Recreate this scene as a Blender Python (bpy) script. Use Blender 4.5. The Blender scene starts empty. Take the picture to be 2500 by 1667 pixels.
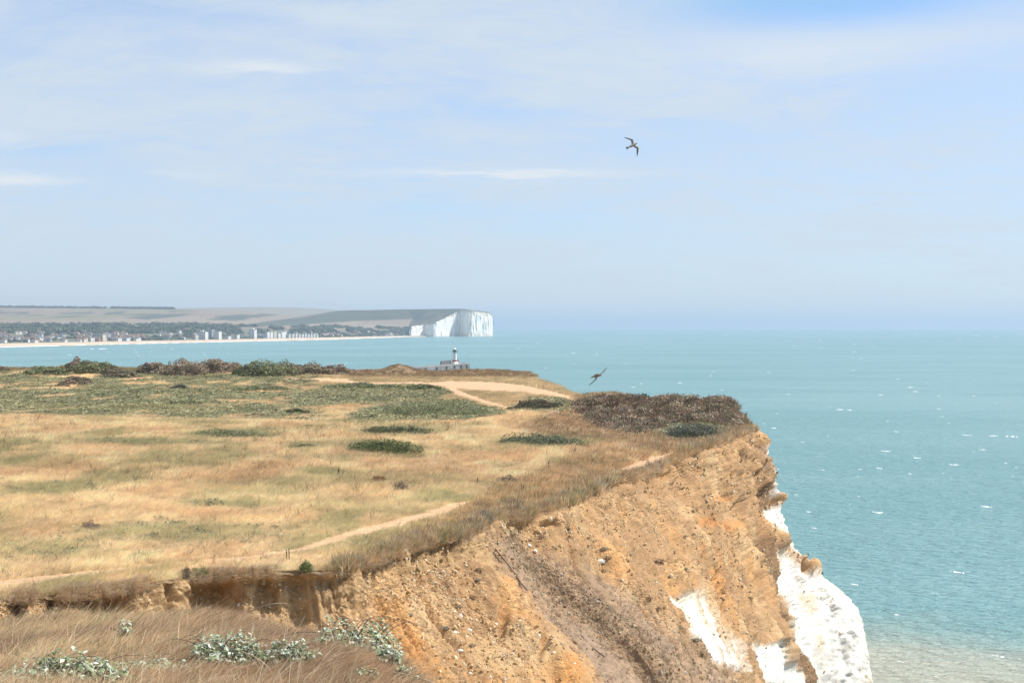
import bpy, math, random
import numpy as np
from mathutils import Vector, Matrix

# ------------------------------------------------------------------ camera, sky, sun, exposure
scene = bpy.context.scene
C = scene.collection
EYE = 45.0                      # eye height above the sea, metres
F = 3200.0                      # focal length in photograph pixels (2500 wide)
PITCH = math.atan(40.5 / 3200)  # looking very slightly down
REARTH = 7.4e6                  # earth radius with refraction

cam_d = bpy.data.cameras.new('camera')
cam = bpy.data.objects.new('camera', cam_d)
C.objects.link(cam)
cam.location = (0, 0, EYE)
cam.rotation_euler = (math.radians(90) - PITCH, 0, 0)
cam_d.sensor_width = 36.0
cam_d.lens = F / 2500 * 36.0
cam_d.clip_start = 0.5
cam_d.clip_end = 90000
scene.camera = cam

SUN_AZ = math.radians(73)       # clockwise from +Y (the view), i.e. to the right
SUN_EL = math.radians(53)

world = bpy.data.worlds.new('World')
scene.world = world
world.use_nodes = True
wt = world.node_tree
wt.nodes.clear()


class NT:
    """tiny node-expression helper"""
    def __init__(self, tree):
        self.t = tree

    def n(self, typ, **kw):
        nd = self.t.nodes.new(typ)
        for k, v in kw.items():
            setattr(nd, k, v)
        return nd

    def link(self, a, b):
        self.t.links.new(a, b)

    def put(self, sock, v):
        if hasattr(v, 'is_output') or isinstance(v, bpy.types.NodeSocket):
            self.t.links.new(v, sock)
        else:
            sock.default_value = v

    def m(self, op, a, b=0.0, c=None, clamp=False):
        nd = self.n('ShaderNodeMath', operation=op, use_clamp=clamp)
        self.put(nd.inputs[0], a)
        self.put(nd.inputs[1], b)
        if c is not None:
            self.put(nd.inputs[2], c)
        return nd.outputs[0]

    def mix(self, f, a, b, mode='MIX'):
        nd = self.n('ShaderNodeMix', data_type='RGBA', blend_type=mode)
        nd.clamp_factor = True
        self.put(nd.inputs['Factor'], f)
        self.put(nd.inputs[6], a)
        self.put(nd.inputs[7], b)
        return nd.outputs[2]

    def ramp(self, v, lo, hi, a=0.0, b=1.0, smooth=True):
        nd = self.n('ShaderNodeMapRange', interpolation_type='SMOOTHSTEP' if smooth else 'LINEAR')
        self.put(nd.inputs[0], v)
        for i, x in zip((1, 2, 3, 4), (lo, hi, a, b)):
            nd.inputs[i].default_value = x
        return nd.outputs[0]

    def noise(self, vec, scale, detail=4.0, rough=0.55, dist=0.0):
        nd = self.n('ShaderNodeTexNoise')
        self.put(nd.inputs['Vector'], vec)
        nd.inputs['Scale'].default_value = scale
        nd.inputs['Detail'].default_value = detail
        nd.inputs['Roughness'].default_value = rough
        nd.inputs['Distortion'].default_value = dist
        return nd.outputs[0]


w = NT(wt)
sky = w.n('ShaderNodeTexSky', sky_type='NISHITA')
sky.sun_disc = False
sky.sun_elevation = SUN_EL
sky.sun_rotation = SUN_AZ
sky.altitude = 50
sky.air_density = 1.0
sky.dust_density = 0.6
sky.ozone_density = 1.6
tc = w.n('ShaderNodeTexCoord')
sep = w.n('ShaderNodeSeparateXYZ')
w.link(tc.outputs['Generated'], sep.inputs[0])
sx, sy, sz = sep.outputs
# high thin cloud sheet seen in perspective
den = w.m('ADD', w.m('MAXIMUM', sz, 0.0), 0.16)
cmb = w.n('ShaderNodeCombineXYZ')
w.link(w.m('DIVIDE', sx, den), cmb.inputs[0])
w.link(w.m('MULTIPLY', w.m('DIVIDE', sy, den), 1.6), cmb.inputs[1])
n_big = w.noise(cmb.outputs[0], 0.42, 4, 0.5, 0.5)
n_fine = w.noise(cmb.outputs[0], 1.7, 6, 0.6, 0.8)
n_fib = w.noise(cmb.outputs[0], 5.5, 9, 0.68, 1.4)
veil = w.ramp(w.m('ADD', w.m('MULTIPLY', n_big, 0.38), w.m('ADD', w.m('MULTIPLY', n_fine, 0.36), w.m('MULTIPLY', n_fib, 0.26))), 0.38, 0.61, 0.60, 1.0)
az = w.m('ARCTAN2', sx, sy)


def blob(a, e, wa, he, k):
    """soft lens-shaped patch in azimuth / height"""
    wob = w.m('ADD', w.m('MULTIPLY', w.m('SUBTRACT', n_fine, 0.5), 0.020), w.m('MULTIPLY', w.m('SUBTRACT', n_fib, 0.5), 0.014))
    da = w.m('DIVIDE', w.m('SUBTRACT', az, a), wa)
    de = w.m('DIVIDE', w.m('ADD', w.m('SUBTRACT', sz, e), wob), he)
    r2 = w.m('ADD', w.m('MULTIPLY', da, da), w.m('MULTIPLY', de, de))
    return w.m('MULTIPLY', w.m('POWER', 2.718, w.m('MULTIPLY', r2, -1.0)), k)


def pxdir(px, py):
    dx, dz = (px - 1250) / F, (793 - py) / F
    return math.atan(dx), dz / math.sqrt(1 + dx * dx + dz * dz)


gap = None
for (px, py, wa, hh, k) in ((2060, 0, 330, 60, 1.0), (1250, 280, 260, 24, 0.25), (1450, 555, 420, 40, 0.3),
                            (100, 370, 200, 20, 0.3), (1150, 520, 380, 40, 0.25), (250, 20, 260, 60, 0.2), (1600, 300, 200, 20, 0.15)):
    a, e = pxdir(px, py)
    b = blob(a, e, wa / F, hh / F, k)
    gap = b if gap is None else w.m('MAXIMUM', gap, b)
bars = None
for (px, py, wa, hh, k) in ((1230, 426, 270, 12, 0.95), (30, 440, 130, 12, 0.9), (640, 168, 120, 14, 0.8),
                            (450, 420, 70, 10, 0.4), (20, 335, 40, 14, 0.4), (1980, 130, 420, 60, 0.5)):
    a, e = pxdir(px, py)
    b = blob(a, e, wa / F, hh / F, k)
    bars = b if bars is None else w.m('MAXIMUM', bars, b)
veil2 = w.m('MULTIPLY', veil, w.m('SUBTRACT', 1.0, gap))
bluer = w.mix(1.0, sky.outputs[0], (0.66, 0.83, 1.09, 1), 'MULTIPLY')
skymix = w.mix(veil2, bluer, (3.92, 4.52, 5.12, 1))
a, e = pxdir(2010, -18)
skymix = w.mix(blob(a, e, 340 / F, 62 / F, 0.9), skymix, (2.1, 3.65, 5.5, 1))
skymix = w.mix(bars, skymix, (4.8, 5.1, 5.4, 1))
bg = w.n('ShaderNodeBackground')
w.link(skymix, bg.inputs[0])
bg.inputs[1].default_value = 0.11
wo = w.n('ShaderNodeOutputWorld')
w.link(bg.outputs[0], wo.inputs[0])

sun_d = bpy.data.lights.new('sun', 'SUN')
sun = bpy.data.objects.new('sun', sun_d)
C.objects.link(sun)
sun_d.energy = 4.2
sun_d.angle = math.radians(0.53)
sun_d.color = (1.0, 0.955, 0.88)
sdir = Vector((math.cos(SUN_EL) * math.sin(SUN_AZ), math.cos(SUN_EL) * math.cos(SUN_AZ), math.sin(SUN_EL)))
sun.rotation_euler = sdir.to_track_quat('Z', 'Y').to_euler()
sun.location = (60, 40, 120)

vs = scene.view_settings
vs.view_transform = 'Standard'
vs.look = 'None'
vs.exposure = 0.6
vs.gamma = 1.0
vs.use_curve_mapping = False
scene.render.engine = 'CYCLES'
scene.cycles.use_denoising = True
scene.cycles.volume_bounces = 1
scene.cycles.max_bounces = 5
scene.cycles.diffuse_bounces = 2
scene.cycles.glossy_bounces = 2
scene.cycles.transparent_max_bounces = 8
scene.cycles.sample_clamp_indirect = 6

rng = np.random.default_rng(7)
random.seed(7)

# ------------------------------------------------------------------ helpers
CP, SP = math.cos(PITCH), math.sin(PITCH)


def P(px, py, Y):
    """world point seen at photograph pixel (px, py) at distance Y in front of the camera"""
    px, py, Y = np.broadcast_arrays(np.asarray(px, float), np.asarray(py, float), np.asarray(Y, float))
    dx = (px - 1250) / F
    dy = (833.5 - py) / F
    vy = CP + dy * SP
    vz = -SP + dy * CP
    t = Y / vy
    return np.stack([dx * t, Y + 0 * t, EYE + vz * t], -1)


def PJ(p):
    """photograph pixel of a world point"""
    x, y, z = p[..., 0], p[..., 1], p[..., 2] - EYE
    d = y * CP - z * SP
    u = y * SP + z * CP
    return 1250 + F * x / d, 833.5 - F * u / d


def X_of(px, Y):
    return (np.asarray(px, float) - 1250) / F * np.asarray(Y, float)


def drop(r2):
    return r2 / (2 * REARTH)


def _h(ix, iy, iz, seed):
    n = (ix.astype(np.int64) * 374761393 + iy.astype(np.int64) * 668265263 + iz.astype(np.int64) * 2147483647 + seed * 144665) & 0xffffffff
    n = ((n ^ (n >> 13)) * 1274126177) & 0xffffffff
    n = ((n ^ (n >> 15)) * 2246822519) & 0xffffffff
    return ((n ^ (n >> 16)) & 0xffff) / 32767.5 - 1.0


def vnoise(x, y, z=None, seed=0):
    x = np.asarray(x, float); y = np.asarray(y, float)
    z = np.zeros_like(x + y) if z is None else np.asarray(z, float)
    x, y, z = np.broadcast_arrays(x, y, z)
    ix, iy, iz = np.floor(x), np.floor(y), np.floor(z)
    fx, fy, fz = x - ix, y - iy, z - iz
    sx_, sy_, sz_ = [f * f * f * (f * (f * 6 - 15) + 10) for f in (fx, fy, fz)]
    ix, iy, iz = ix.astype(np.int64), iy.astype(np.int64), iz.astype(np.int64)
    r = 0
    for dx in (0, 1):
        for dy in (0, 1):
            for dz in (0, 1):
                wgt = (sx_ if dx else 1 - sx_) * (sy_ if dy else 1 - sy_) * (sz_ if dz else 1 - sz_)
                r = r + wgt * _h(ix + dx, iy + dy, iz + dz, seed)
    return r


def fbm(x, y, z=None, oct=4, seed=0, gain=0.5):
    a, s, f, tot = 1.0, 0, 1.0, 0
    for i in range(oct):
        s = s + a * vnoise(x * f, y * f, None if z is None else z * f, seed + i * 17)
        tot += a
        a *= gain
        f *= 2.03
    return s / tot


def sstep(x, a, b):
    t = np.clip((x - a) / (b - a), 0, 1)
    return t * t * (3 - 2 * t)


def seg_dist(x, y, pts):
    """distance to polyline and the interpolated position along it"""
    best = np.full(np.shape(x), 1e18)
    tt = np.zeros(np.shape(x))
    for i in range(len(pts) - 1):
        ax, ay = pts[i][:2]
        bx, by = pts[i + 1][:2]
        ux, uy = bx - ax, by - ay
        L = ux * ux + uy * uy + 1e-9
        t = np.clip(((x - ax) * ux + (y - ay) * uy) / L, 0, 1)
        d = (x - ax - t * ux) ** 2 + (y - ay - t * uy) ** 2
        m = d < best
        best = np.where(m, d, best)
        tt = np.where(m, i + t, tt)
    return np.sqrt(best), tt


def inside(x, y, poly):
    r = np.zeros(np.shape(x), bool)
    n = len(poly)
    for i in range(n):
        ax, ay = poly[i]
        bx, by = poly[(i + 1) % n]
        if ay == by:
            continue
        c = ((ay > y) != (by > y)) & (x < (bx - ax) * (y - ay) / (by - ay) + ax)
        r ^= c
    return r


def polymask(px, py, poly, feather, ys=3.0):
    q = [(a, b * ys) for a, b in poly]
    d, _ = seg_dist(px, py * ys, q + [q[0]])
    s = np.where(inside(px, py * ys, q), d, -d)
    return sstep(s, -feather, feather)


def ell(px, py, cx, cy, rx, ry, soft=0.35):
    r = np.sqrt(((px - cx) / rx) ** 2 + ((py - cy) / ry) ** 2)
    return 1 - sstep(r, 1 - soft, 1 + soft)


def mesh_np(name, verts, faces, mats=None, col=None, smooth=True, fmat=None):
    verts = np.ascontiguousarray(verts, np.float32).reshape(-1, 3)
    faces = np.ascontiguousarray(faces, np.int32)
    k = faces.shape[1]
    me = bpy.data.meshes.new(name)
    me.vertices.add(len(verts))
    me.vertices.foreach_set('co', verts.ravel())
    me.loops.add(faces.size)
    me.loops.foreach_set('vertex_index', faces.ravel())
    me.polygons.add(len(faces))
    me.polygons.foreach_set('loop_start', np.arange(0, faces.size, k, dtype=np.int32))
    me.polygons.foreach_set('loop_total', np.full(len(faces), k, np.int32))
    if fmat is not None:
        me.polygons.foreach_set('material_index', np.asarray(fmat, np.int32))
    me.update(calc_edges=True)
    me.polygons.foreach_set('use_smooth', np.full(len(faces), smooth))
    if col is not None:
        a = me.attributes.new('col', 'FLOAT_COLOR', 'POINT')
        c4 = np.ones((len(verts), 4), np.float32)
        c4[:, :3] = np.asarray(col).reshape(-1, 3)
        a.data.foreach_set('color', c4.ravel())
    for m in (mats if isinstance(mats, (list, tuple)) else [mats] if mats else []):
        me.materials.append(m)
    return me


def poly_mesh(name, verts, faces, mats, fmat=None, smooth=False):
    me = bpy.data.meshes.new(name)
    me.from_pydata([tuple(map(float, v)) for v in verts], [], [tuple(map(int, f)) for f in faces])
    for m in (mats if isinstance(mats, (list, tuple)) else [mats]):
        me.materials.append(m)
    if fmat is not None:
        me.polygons.foreach_set('material_index', np.asarray(fmat, np.int32))
    me.polygons.foreach_set('use_smooth', np.full(len(me.polygons), smooth))
    me.update()
    return me


def obj(name, me, parent=None, label=None, cat=None, group=None, kind=None, loc=None):
    o = bpy.data.objects.new(name, me)
    C.objects.link(o)
    if parent is not None:
        o.parent = parent
    if loc is not None:
        o.location = loc
    for k, v in (('label', label), ('category', cat), ('group', group), ('kind', kind)):
        if v:
            o[k] = v
    return o


def grid_faces(nu, nv):
    i = np.arange(nu - 1)[:, None] * nv + np.arange(nv - 1)[None, :]
    return np.stack([i, i + nv, i + nv + 1, i + 1], -1).reshape(-1, 4)


def crom(ctrl, t):
    """Catmull-Rom through ctrl (n, ...) at parameters t in [0, n-1]"""
    n = len(ctrl)
    i = np.clip(np.floor(t).astype(int), 0, n - 2)
    f = (t - i)
    g = lambda k: ctrl[np.clip(i + k, 0, n - 1)]
    sh = (-1,) + (1,) * (ctrl.ndim - 1)
    f = f.reshape(sh)
    p0, p1, p2, p3 = g(-1), g(0), g(1), g(2)
    return 0.5 * (2 * p1 + (p2 - p0) * f + (2 * p0 - 5 * p1 + 4 * p2 - p3) * f ** 2 + (3 * p1 - p0 - 3 * p2 + p3) * f ** 3)


# ------------------------------------------------------------------ materials
def mat_new(name):
    m = bpy.data.materials.new(name)
    m.use_nodes = True
    t = NT(m.node_tree)
    b = m.node_tree.nodes['Principled BSDF']
    return m, t, b


def mat_attr(name, rough=0.9, attr='col', instancer=False, vary=0.18, nscale=3.0, bump=None, spec=0.2, trans=0.0):
    """surface whose colour comes from a colour attribute, broken up by fine noise"""
    m, t, b = mat_new(name)
    a = t.n('ShaderNodeAttribute', attribute_name=attr)
    if instancer:
        a.attribute_type = 'INSTANCER'
    tcn = t.n('ShaderNodeTexCoord')
    c = a.outputs['Color']
    if vary:
        nz = t.noise(tcn.outputs['Object'], nscale, 5, 0.65)
        f = t.ramp(nz, 0.25, 0.75, 1 - vary, 1 + vary, False)
        mul = t.n('ShaderNodeVectorMath', operation='SCALE')
        t.link(c, mul.inputs[0])
        t.link(f, mul.inputs['Scale'])
        c = mul.outputs[0]
    t.link(c, b.inputs['Base Color'])
    b.inputs['Roughness'].default_value = rough
    b.inputs['Specular IOR Level'].default_value = spec
    if bump:
        sc_, st, dist = bump
        nb = t.noise(tcn.outputs['Object'], sc_, 7, 0.7)
        bn = t.n('ShaderNodeBump')
        bn.inputs['Strength'].default_value = st
        bn.inputs['Distance'].default_value = dist
        t.link(nb, bn.inputs['Height'])
        t.link(bn.outputs[0], b.inputs['Normal'])
    if trans:
        tr = t.n('ShaderNodeBsdfTranslucent')
        t.link(c, tr.inputs['Color'])
        mx = t.n('ShaderNodeMixShader')
        mx.inputs[0].default_value = trans
        out = m.node_tree.nodes['Material Output']
        t.link(b.outputs[0], mx.inputs[1])
        t.link(tr.outputs[0], mx.inputs[2])
        t.link(mx.outputs[0], out.inputs[0])
    return m


def mat_flat(name, col, rough=0.8, vary=0.12, nscale=2.0, spec=0.3, bump=None):
    m, t, b = mat_new(name)
    tcn = t.n('ShaderNodeTexCoord')
    nz = t.noise(tcn.outputs['Object'], nscale, 5, 0.6)
    a = tuple(x * (1 - vary) for x in col) + (1,)
    c = tuple(min(1, x * (1 + vary)) for x in col) + (1,)
    t.link(t.mix(t.ramp(nz, 0.3, 0.7), a, c), b.inputs['Base Color'])
    b.inputs['Roughness'].default_value = rough
    b.inputs['Specular IOR Level'].default_value = spec
    if bump:
        bn = t.n('ShaderNodeBump')
        bn.inputs['Strength'].default_value = bump[1]
        bn.inputs['Distance'].default_value = bump[2]
        t.link(t.noise(tcn.outputs['Object'], bump[0], 6, 0.65), bn.inputs['Height'])
        t.link(bn.outputs[0], b.inputs['Normal'])
    return m


M_ground = mat_attr('turf_soil', 0.95, vary=0.30, nscale=2.2, bump=(9.0, 0.6, 0.06))
M_cliff = mat_attr('cliff_earth', 0.95, vary=0.22, nscale=3.5, bump=(7.0, 0.9, 0.10))
def bed_flints(m):
    t = NT(m.node_tree)
    b = m.node_tree.nodes['Principled BSDF']
    tcn = t.n('ShaderNodeTexCoord')
    vo = t.n('ShaderNodeTexVoronoi', feature='F1')
    t.link(tcn.outputs['Object'], vo.inputs['Vector'])
    vo.inputs['Scale'].default_value = 8.5
    sepc = t.n('ShaderNodeSeparateColor')
    t.link(vo.outputs['Color'], sepc.inputs[0])
    patch = t.ramp(t.noise(tcn.outputs['Object'], 0.40, 4, 0.6), 0.46, 0.62)
    att = t.n('ShaderNodeAttribute', attribute_name='col')
    sepa = t.n('ShaderNodeSeparateColor')
    t.link(att.outputs['Color'], sepa.inputs[0])
    earth = t.ramp(sepa.outputs[2], 0.26, 0.38, 1.0, 0.0)
    patch = t.m('MULTIPLY', patch, earth)
    f = t.m('ADD', 1.0, t.m('MULTIPLY', patch, t.m('SUBTRACT', t.m('MULTIPLY', sepc.outputs[0], 0.75), 0.30)))
    old = b.inputs['Base Color'].links[0].from_socket
    mul = t.n('ShaderNodeVectorMath', operation='SCALE')
    t.link(old, mul.inputs[0])
    t.link(f, mul.inputs['Scale'])
    t.link(mul.outputs[0], b.inputs['Base Color'])
    bn = t.n('ShaderNodeBump')
    bn.invert = True
    t.link(t.m('ADD', t.m('MULTIPLY', earth, 0.12), t.m('MULTIPLY', patch, 0.5)), bn.inputs['Strength'])
    bn.inputs['Distance'].default_value = 0.11
    t.link(vo.outputs['Distance'], bn.inputs['Height'])
    t.link(b.inputs['Normal'].links[0].from_socket, bn.inputs['Normal'])
    t.link(bn.outputs[0], b.inputs['Normal'])


bed_flints(M_cliff)
M_fore = mat_attr('foreground_soil', 0.95, vary=0.3, nscale=6.0, bump=(20.0, 0.6, 0.03))
M_far = mat_attr('far_land', 0.95, vary=0.16, nscale=0.012)
M_chalkfar = mat_attr('far_chalk', 0.9, vary=0.10, nscale=0.05)
M_inst = mat_attr('dry_grass_blades', 0.85, instancer=True, vary=0.0, spec=0.15, trans=0.35)
M_leafi = mat_attr('scrub_leaves', 0.7, instancer=True, vary=0.0, spec=0.2, trans=0.2)
M_stone = mat_attr('flint_stones', 0.75, instancer=True, vary=0.0, spec=0.3)
M_leaf = mat_attr('bush_leaves', 0.65, vary=0.0, spec=0.25, trans=0.2)
M_white = mat_flat('white_render', (0.80, 0.79, 0.76), 0.7, 0.05, 0.3)
M_cream = mat_flat('cream_render', (0.66, 0.60, 0.50), 0.7, 0.08, 0.3)
M_brick = mat_flat('brick_wall', (0.36, 0.22, 0.17), 0.85, 0.15, 0.3)
M_greyw = mat_flat('grey_wall', (0.40, 0.40, 0.40), 0.8, 0.1, 0.3)
M_rooft = mat_flat('tile_roof', (0.24, 0.14, 0.10), 0.85, 0.2, 0.4)
M_roofs = mat_flat('slate_roof', (0.13, 0.13, 0.15), 0.7, 0.15, 0.4)
M_win = mat_flat('window_glass', (0.05, 0.06, 0.08), 0.15, 0.2, 0.6, 0.5)
M_conc = mat_flat('old_concrete', (0.19, 0.185, 0.18), 0.9, 0.28, 0.25, bump=(0.6, 0.5, 0.3))  # breakwater concrete, darkened so the colour carries the wall's shade
M_concd = mat_flat('shade_tinted_parapet_concrete', (0.16, 0.165, 0.17), 0.9, 0.2, 0.4)  # bluish shade of the parapet painted into its concrete colour
M_red = mat_flat('red_paint', (0.42, 0.10, 0.08), 0.6, 0.12, 0.8)
M_dark = mat_flat('dark_iron', (0.05, 0.055, 0.06), 0.5, 0.15, 2.0)
M_wood = mat_flat('dead_wood', (0.34, 0.27, 0.20), 0.85, 0.2, 14.0)
M_cane = mat_flat('bramble_cane', (0.075, 0.045, 0.04), 0.6, 0.25, 20.0)
M_stalk = mat_flat('dead_dock', (0.085, 0.045, 0.03), 0.9, 0.3, 20.0)
M_rope = mat_flat('old_rope', (0.10, 0.08, 0.07), 0.85, 0.2, 10.0)
M_chalkr = mat_flat('chalk_stone', (0.82, 0.79, 0.72), 0.9, 0.08, 5.0, bump=(12.0, 0.5, 0.03))
M_foam = mat_flat('sea_foam', (0.82, 0.85, 0.86), 0.8, 0.08, 0.6)
M_bird = mat_attr('gull_plumage', 0.8, vary=0.10, nscale=9.0)
M_crow = mat_flat('black_plumage', (0.015, 0.016, 0.018), 0.55, 0.2, 20.0)


def mat_sea():
    m, t, b = mat_new('sea_water')
    geo = t.n('ShaderNodeNewGeometry')
    pos = geo.outputs['Position']
    mp = t.n('ShaderNodeMapping')
    t.link(pos, mp.inputs['Vector'])
    mp.inputs['Rotation'].default_value = (0, 0, math.radians(-14))
    mp.inputs['Scale'].default_value = (0.42, 1.0, 1.0)
    v = mp.outputs[0]
    # turbid chalky water, banded by depth and wind
    big = t.noise(v, 0.0045, 4, 0.55, 0.4)
    mid = t.noise(v, 0.03, 4, 0.6, 0.3)
    c = t.mix(t.ramp(big, 0.35, 0.68), (0.105, 0.25, 0.255, 1), (0.16, 0.305, 0.315, 1))
    c = t.mix(t.m('MULTIPLY', t.ramp(mid, 0.45, 0.75), 0.5), c, (0.155, 0.29, 0.29, 1))
    # sand stirred up in the shallow cove under the cliff
    d = t.n('ShaderNodeVectorMath', operation='DISTANCE')
    t.link(pos, d.inputs[0])
    d.inputs[1].default_value = (26, 92, 0)
    dd = t.m('ADD', d.outputs['Value'], t.m('MULTIPLY', t.m('SUBTRACT', t.noise(v, 0.035, 4, 0.6, 0.6), 0.5), 60.0))
    sh = t.ramp(dd, 82, 124, 1.0, 0.0)
    c = t.mix(t.m('MULTIPLY', sh, 0.85), c, (0.40, 0.38, 0.285, 1))
    t.link(c, b.inputs['Base Color'])
    b.inputs['Roughness'].default_value = 0.24
    b.inputs['IOR'].default_value = 1.33
    b.inputs['Specular IOR Level'].default_value = 0.28
    h1 = t.noise(v, 0.16, 3, 0.5, 0.2)
    h2 = t.noise(v, 0.65, 4, 0.6, 0.3)
    h3 = t.noise(v, 2.2, 3, 0.6, 0.2)
    hh = t.m('ADD', t.m('MULTIPLY', h1, 1.6), t.m('ADD', t.m('MULTIPLY', h2, 1.5), t.m('MULTIPLY', h3, 0.1)))
    bn = t.n('ShaderNodeBump')
    bn.inputs['Strength'].default_value = 1.0
    bn.inputs['Distance'].default_value = 1.4
    t.link(hh, bn.inputs['Height'])
    t.link(bn.outputs[0], b.inputs['Normal'])
    return m


M_sea = mat_sea()

# ------------------------------------------------------------------ sea
th = np.radians(np.linspace(-180, 180, 361))
rr = np.concatenate([[0.0], np.geomspace(20, 31000, 260)])
R, T = np.meshgrid(rr, th, indexing='ij')
sea_v = np.stack([R * np.sin(T), R * np.cos(T), -drop(R ** 2)], -1)
obj('sea', mesh_np('sea', sea_v, grid_faces(len(rr), len(th)), M_sea), kind='structure')

# ------------------------------------------------------------------ headland plateau: height of the ground
YROW = np.array([24, 36, 46, 60, 76, 98, 115, 125, 135, 150, 200, 260, 300, 345], float)
PXC = np.array([-700, 0, 700, 1200, 1500, 1840, 2100], float)
HT = np.array([
    [6.00, 6.40, 6.65, 6.95, 7.25, 7.55, 7.65, 8.6, 9.5, 10.1, 11.0, 11.1, 10.8, 10.8],
    [6.10, 6.55, 6.85, 7.15, 7.50, 7.85, 8.00, 8.9, 9.7, 10.2, 11.0, 11.1, 10.8, 10.8],
    [6.30, 6.72, 7.10, 7.60, 8.00, 8.35, 8.50, 9.2, 9.8, 10.3, 11.0, 11.1, 10.9, 11.0],
    [6.40, 6.90, 7.30, 7.80, 8.35, 8.90, 9.35, 9.6, 9.9, 10.3, 11.0, 11.1, 10.9, 11.0],
    [6.80, 7.30, 7.70, 8.15, 8.60, 9.20, 9.70, 10.05, 10.35, 10.6, 11.0, 11.2, 11.1, 11.2],
    [7.20, 7.80, 8.10, 8.45, 8.90, 9.50, 9.85, 10.05, 10.3, 10.6, 11.1, 11.3, 11.3, 11.3],
    [7.20, 7.80, 8.10, 8.45, 8.90, 9.50, 9.85, 10.05, 10.3, 10.6, 11.1, 11.3, 11.3, 11.3]])
_NL = 260
_gy = np.linspace(math.log(24), math.log(345), _NL)
_gx = np.linspace(-700, 2100, 200)
_tab = np.stack([np.interp(_gy, np.log(YROW), r) for r in HT])
_tab = np.stack([np.interp(_gx, PXC, _tab[:, j]) for j in range(_NL)], 1)


def _blur(a, s, ax):
    k = np.exp(-0.5 * (np.arange(-3 * s, 3 * s + 1) / s) ** 2)
    k /= k.sum()
    pad = [(0, 0), (0, 0)]
    pad[ax] = (3 * s, 3 * s)
    b = np.pad(a, pad, mode='edge')
    return np.apply_along_axis(lambda v: np.convolve(v, k, 'valid'), ax, b)


_tab = _blur(_blur(_tab, 3, 1), 12, 0)

COAST = [(23, 124), (24.3, 138), (25.0, 150), (24.6, 158), (22, 166), (16.2, 174), (15.6, 182), (13.2, 187), (11.3, 200),
         (9.6, 218), (8.6, 240), (6.2, 262), (5.0, 280), (5.6, 288), (4.4, 296), (3.4, 306), (-3, 317), (-16, 321), (-30, 318), (-38, 311), (-44, 316),
         (-80, 324), (-140, 326), (-260, 330)]
LAND = COAST + [(-260, 330), (-320, 100), (-60, 10), (-6, 20), (0, 60), (10, 100), (18, 118)]


def table_h(px, Y):
    u = np.clip((px + 700) / 2800, 0, 1) * 199
    v = np.clip((np.log(np.maximum(Y, 1)) - math.log(24)) / (math.log(345) - math.log(24)), 0, 1) * (_NL - 1)
    i = np.minimum(u.astype(int), 198); j = np.minimum(v.astype(int), _NL - 2)
    a, b = u - i, v - j
    return (_tab[i, j] * (1 - a) * (1 - b) + _tab[i + 1, j] * a * (1 - b) + _tab[i, j + 1] * (1 - a) * b + _tab[i + 1, j + 1] * a * b)


def zland(x, y, cliff=True):
    x = np.asarray(x, float); y = np.asarray(y, float)
    px = 1250 + F * x / np.maximum(y, 5)
    h = table_h(px, y)
    # heath-covered bank near the point
    up = sstep(y, 130, 147) * (1 - sstep(y, 152, 168))
    side = sstep(px, 1300, 1520) * (1 - 0.75 * sstep(px, 1765, 1835))
    nb = fbm(x * 0.22, y * 0.18, oct=4, seed=3)
    h = h - (1.85 + 0.75 * nb) * up * side + 0.35 * np.exp(-((px - 1716) / 13) ** 2) * up
    # low shoulder to its left
    h = h - 0.9 * np.exp(-((px - 1270) / 110) ** 2 - ((y - 134) / 9) ** 2)
    # little green hump in front of the bank
    h = h - 0.55 * np.exp(-((px - 1695) / 70) ** 2 - ((y - 128.5) / 3.2) ** 2)
    # broken-off slab of turf beyond the bank
    h = h - 1.15 * sstep(y, 171, 176) * (1 - sstep(y, 184, 192)) * sstep(px, 1390, 1440)
    # hummock and ridges near the far end
    h = h - 1.95 * np.exp(-((px - 972) / 44) ** 2 - ((y - 292) / 9) ** 2)
    h = h - 0.25 * sstep(px, 1100, 1140) * (1 - sstep(px, 1235, 1262)) * np.exp(-((y - 300) / 8) ** 2)
    h = h + 0.45 * np.exp(-((px - 1065) / 38) ** 2) * sstep(y, 280, 292)
    h = h - 0.45 * sstep(px, 1235, 1250) * (1 - sstep(px, 1290, 1302)) * np.exp(-((y - 294) / 6) ** 2)
    h = h - 0.7 * (1 - sstep(px, 830, 870)) * np.exp(-((y - 300) / 14) ** 2)
    h = h - 1.3 * np.exp(-((px - 215) / 70) ** 2 - ((y - 296) / 10) ** 2)
    z = EYE - h
    z = z + 0.10 * fbm(x * 0.35, y * 0.22, oct=4, seed=11) + 0.18 * fbm(x * 0.07, y * 0.05, oct=2, seed=5) * sstep(y, 40, 80)
    if cliff:
        d, _ = seg_dist(x, y, COAST)
        out = ~inside(x, y, LAND)
        far = (y > 110)
        d = np.where(out & far, d, 0)
        z = z - np.where(d > 0, np.minimum(38.0, 4.5 * d + 0.25), 0) * (1 + 0.2 * vnoise(x * 0.5, y * 0.5, seed=9))
    return z


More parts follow.
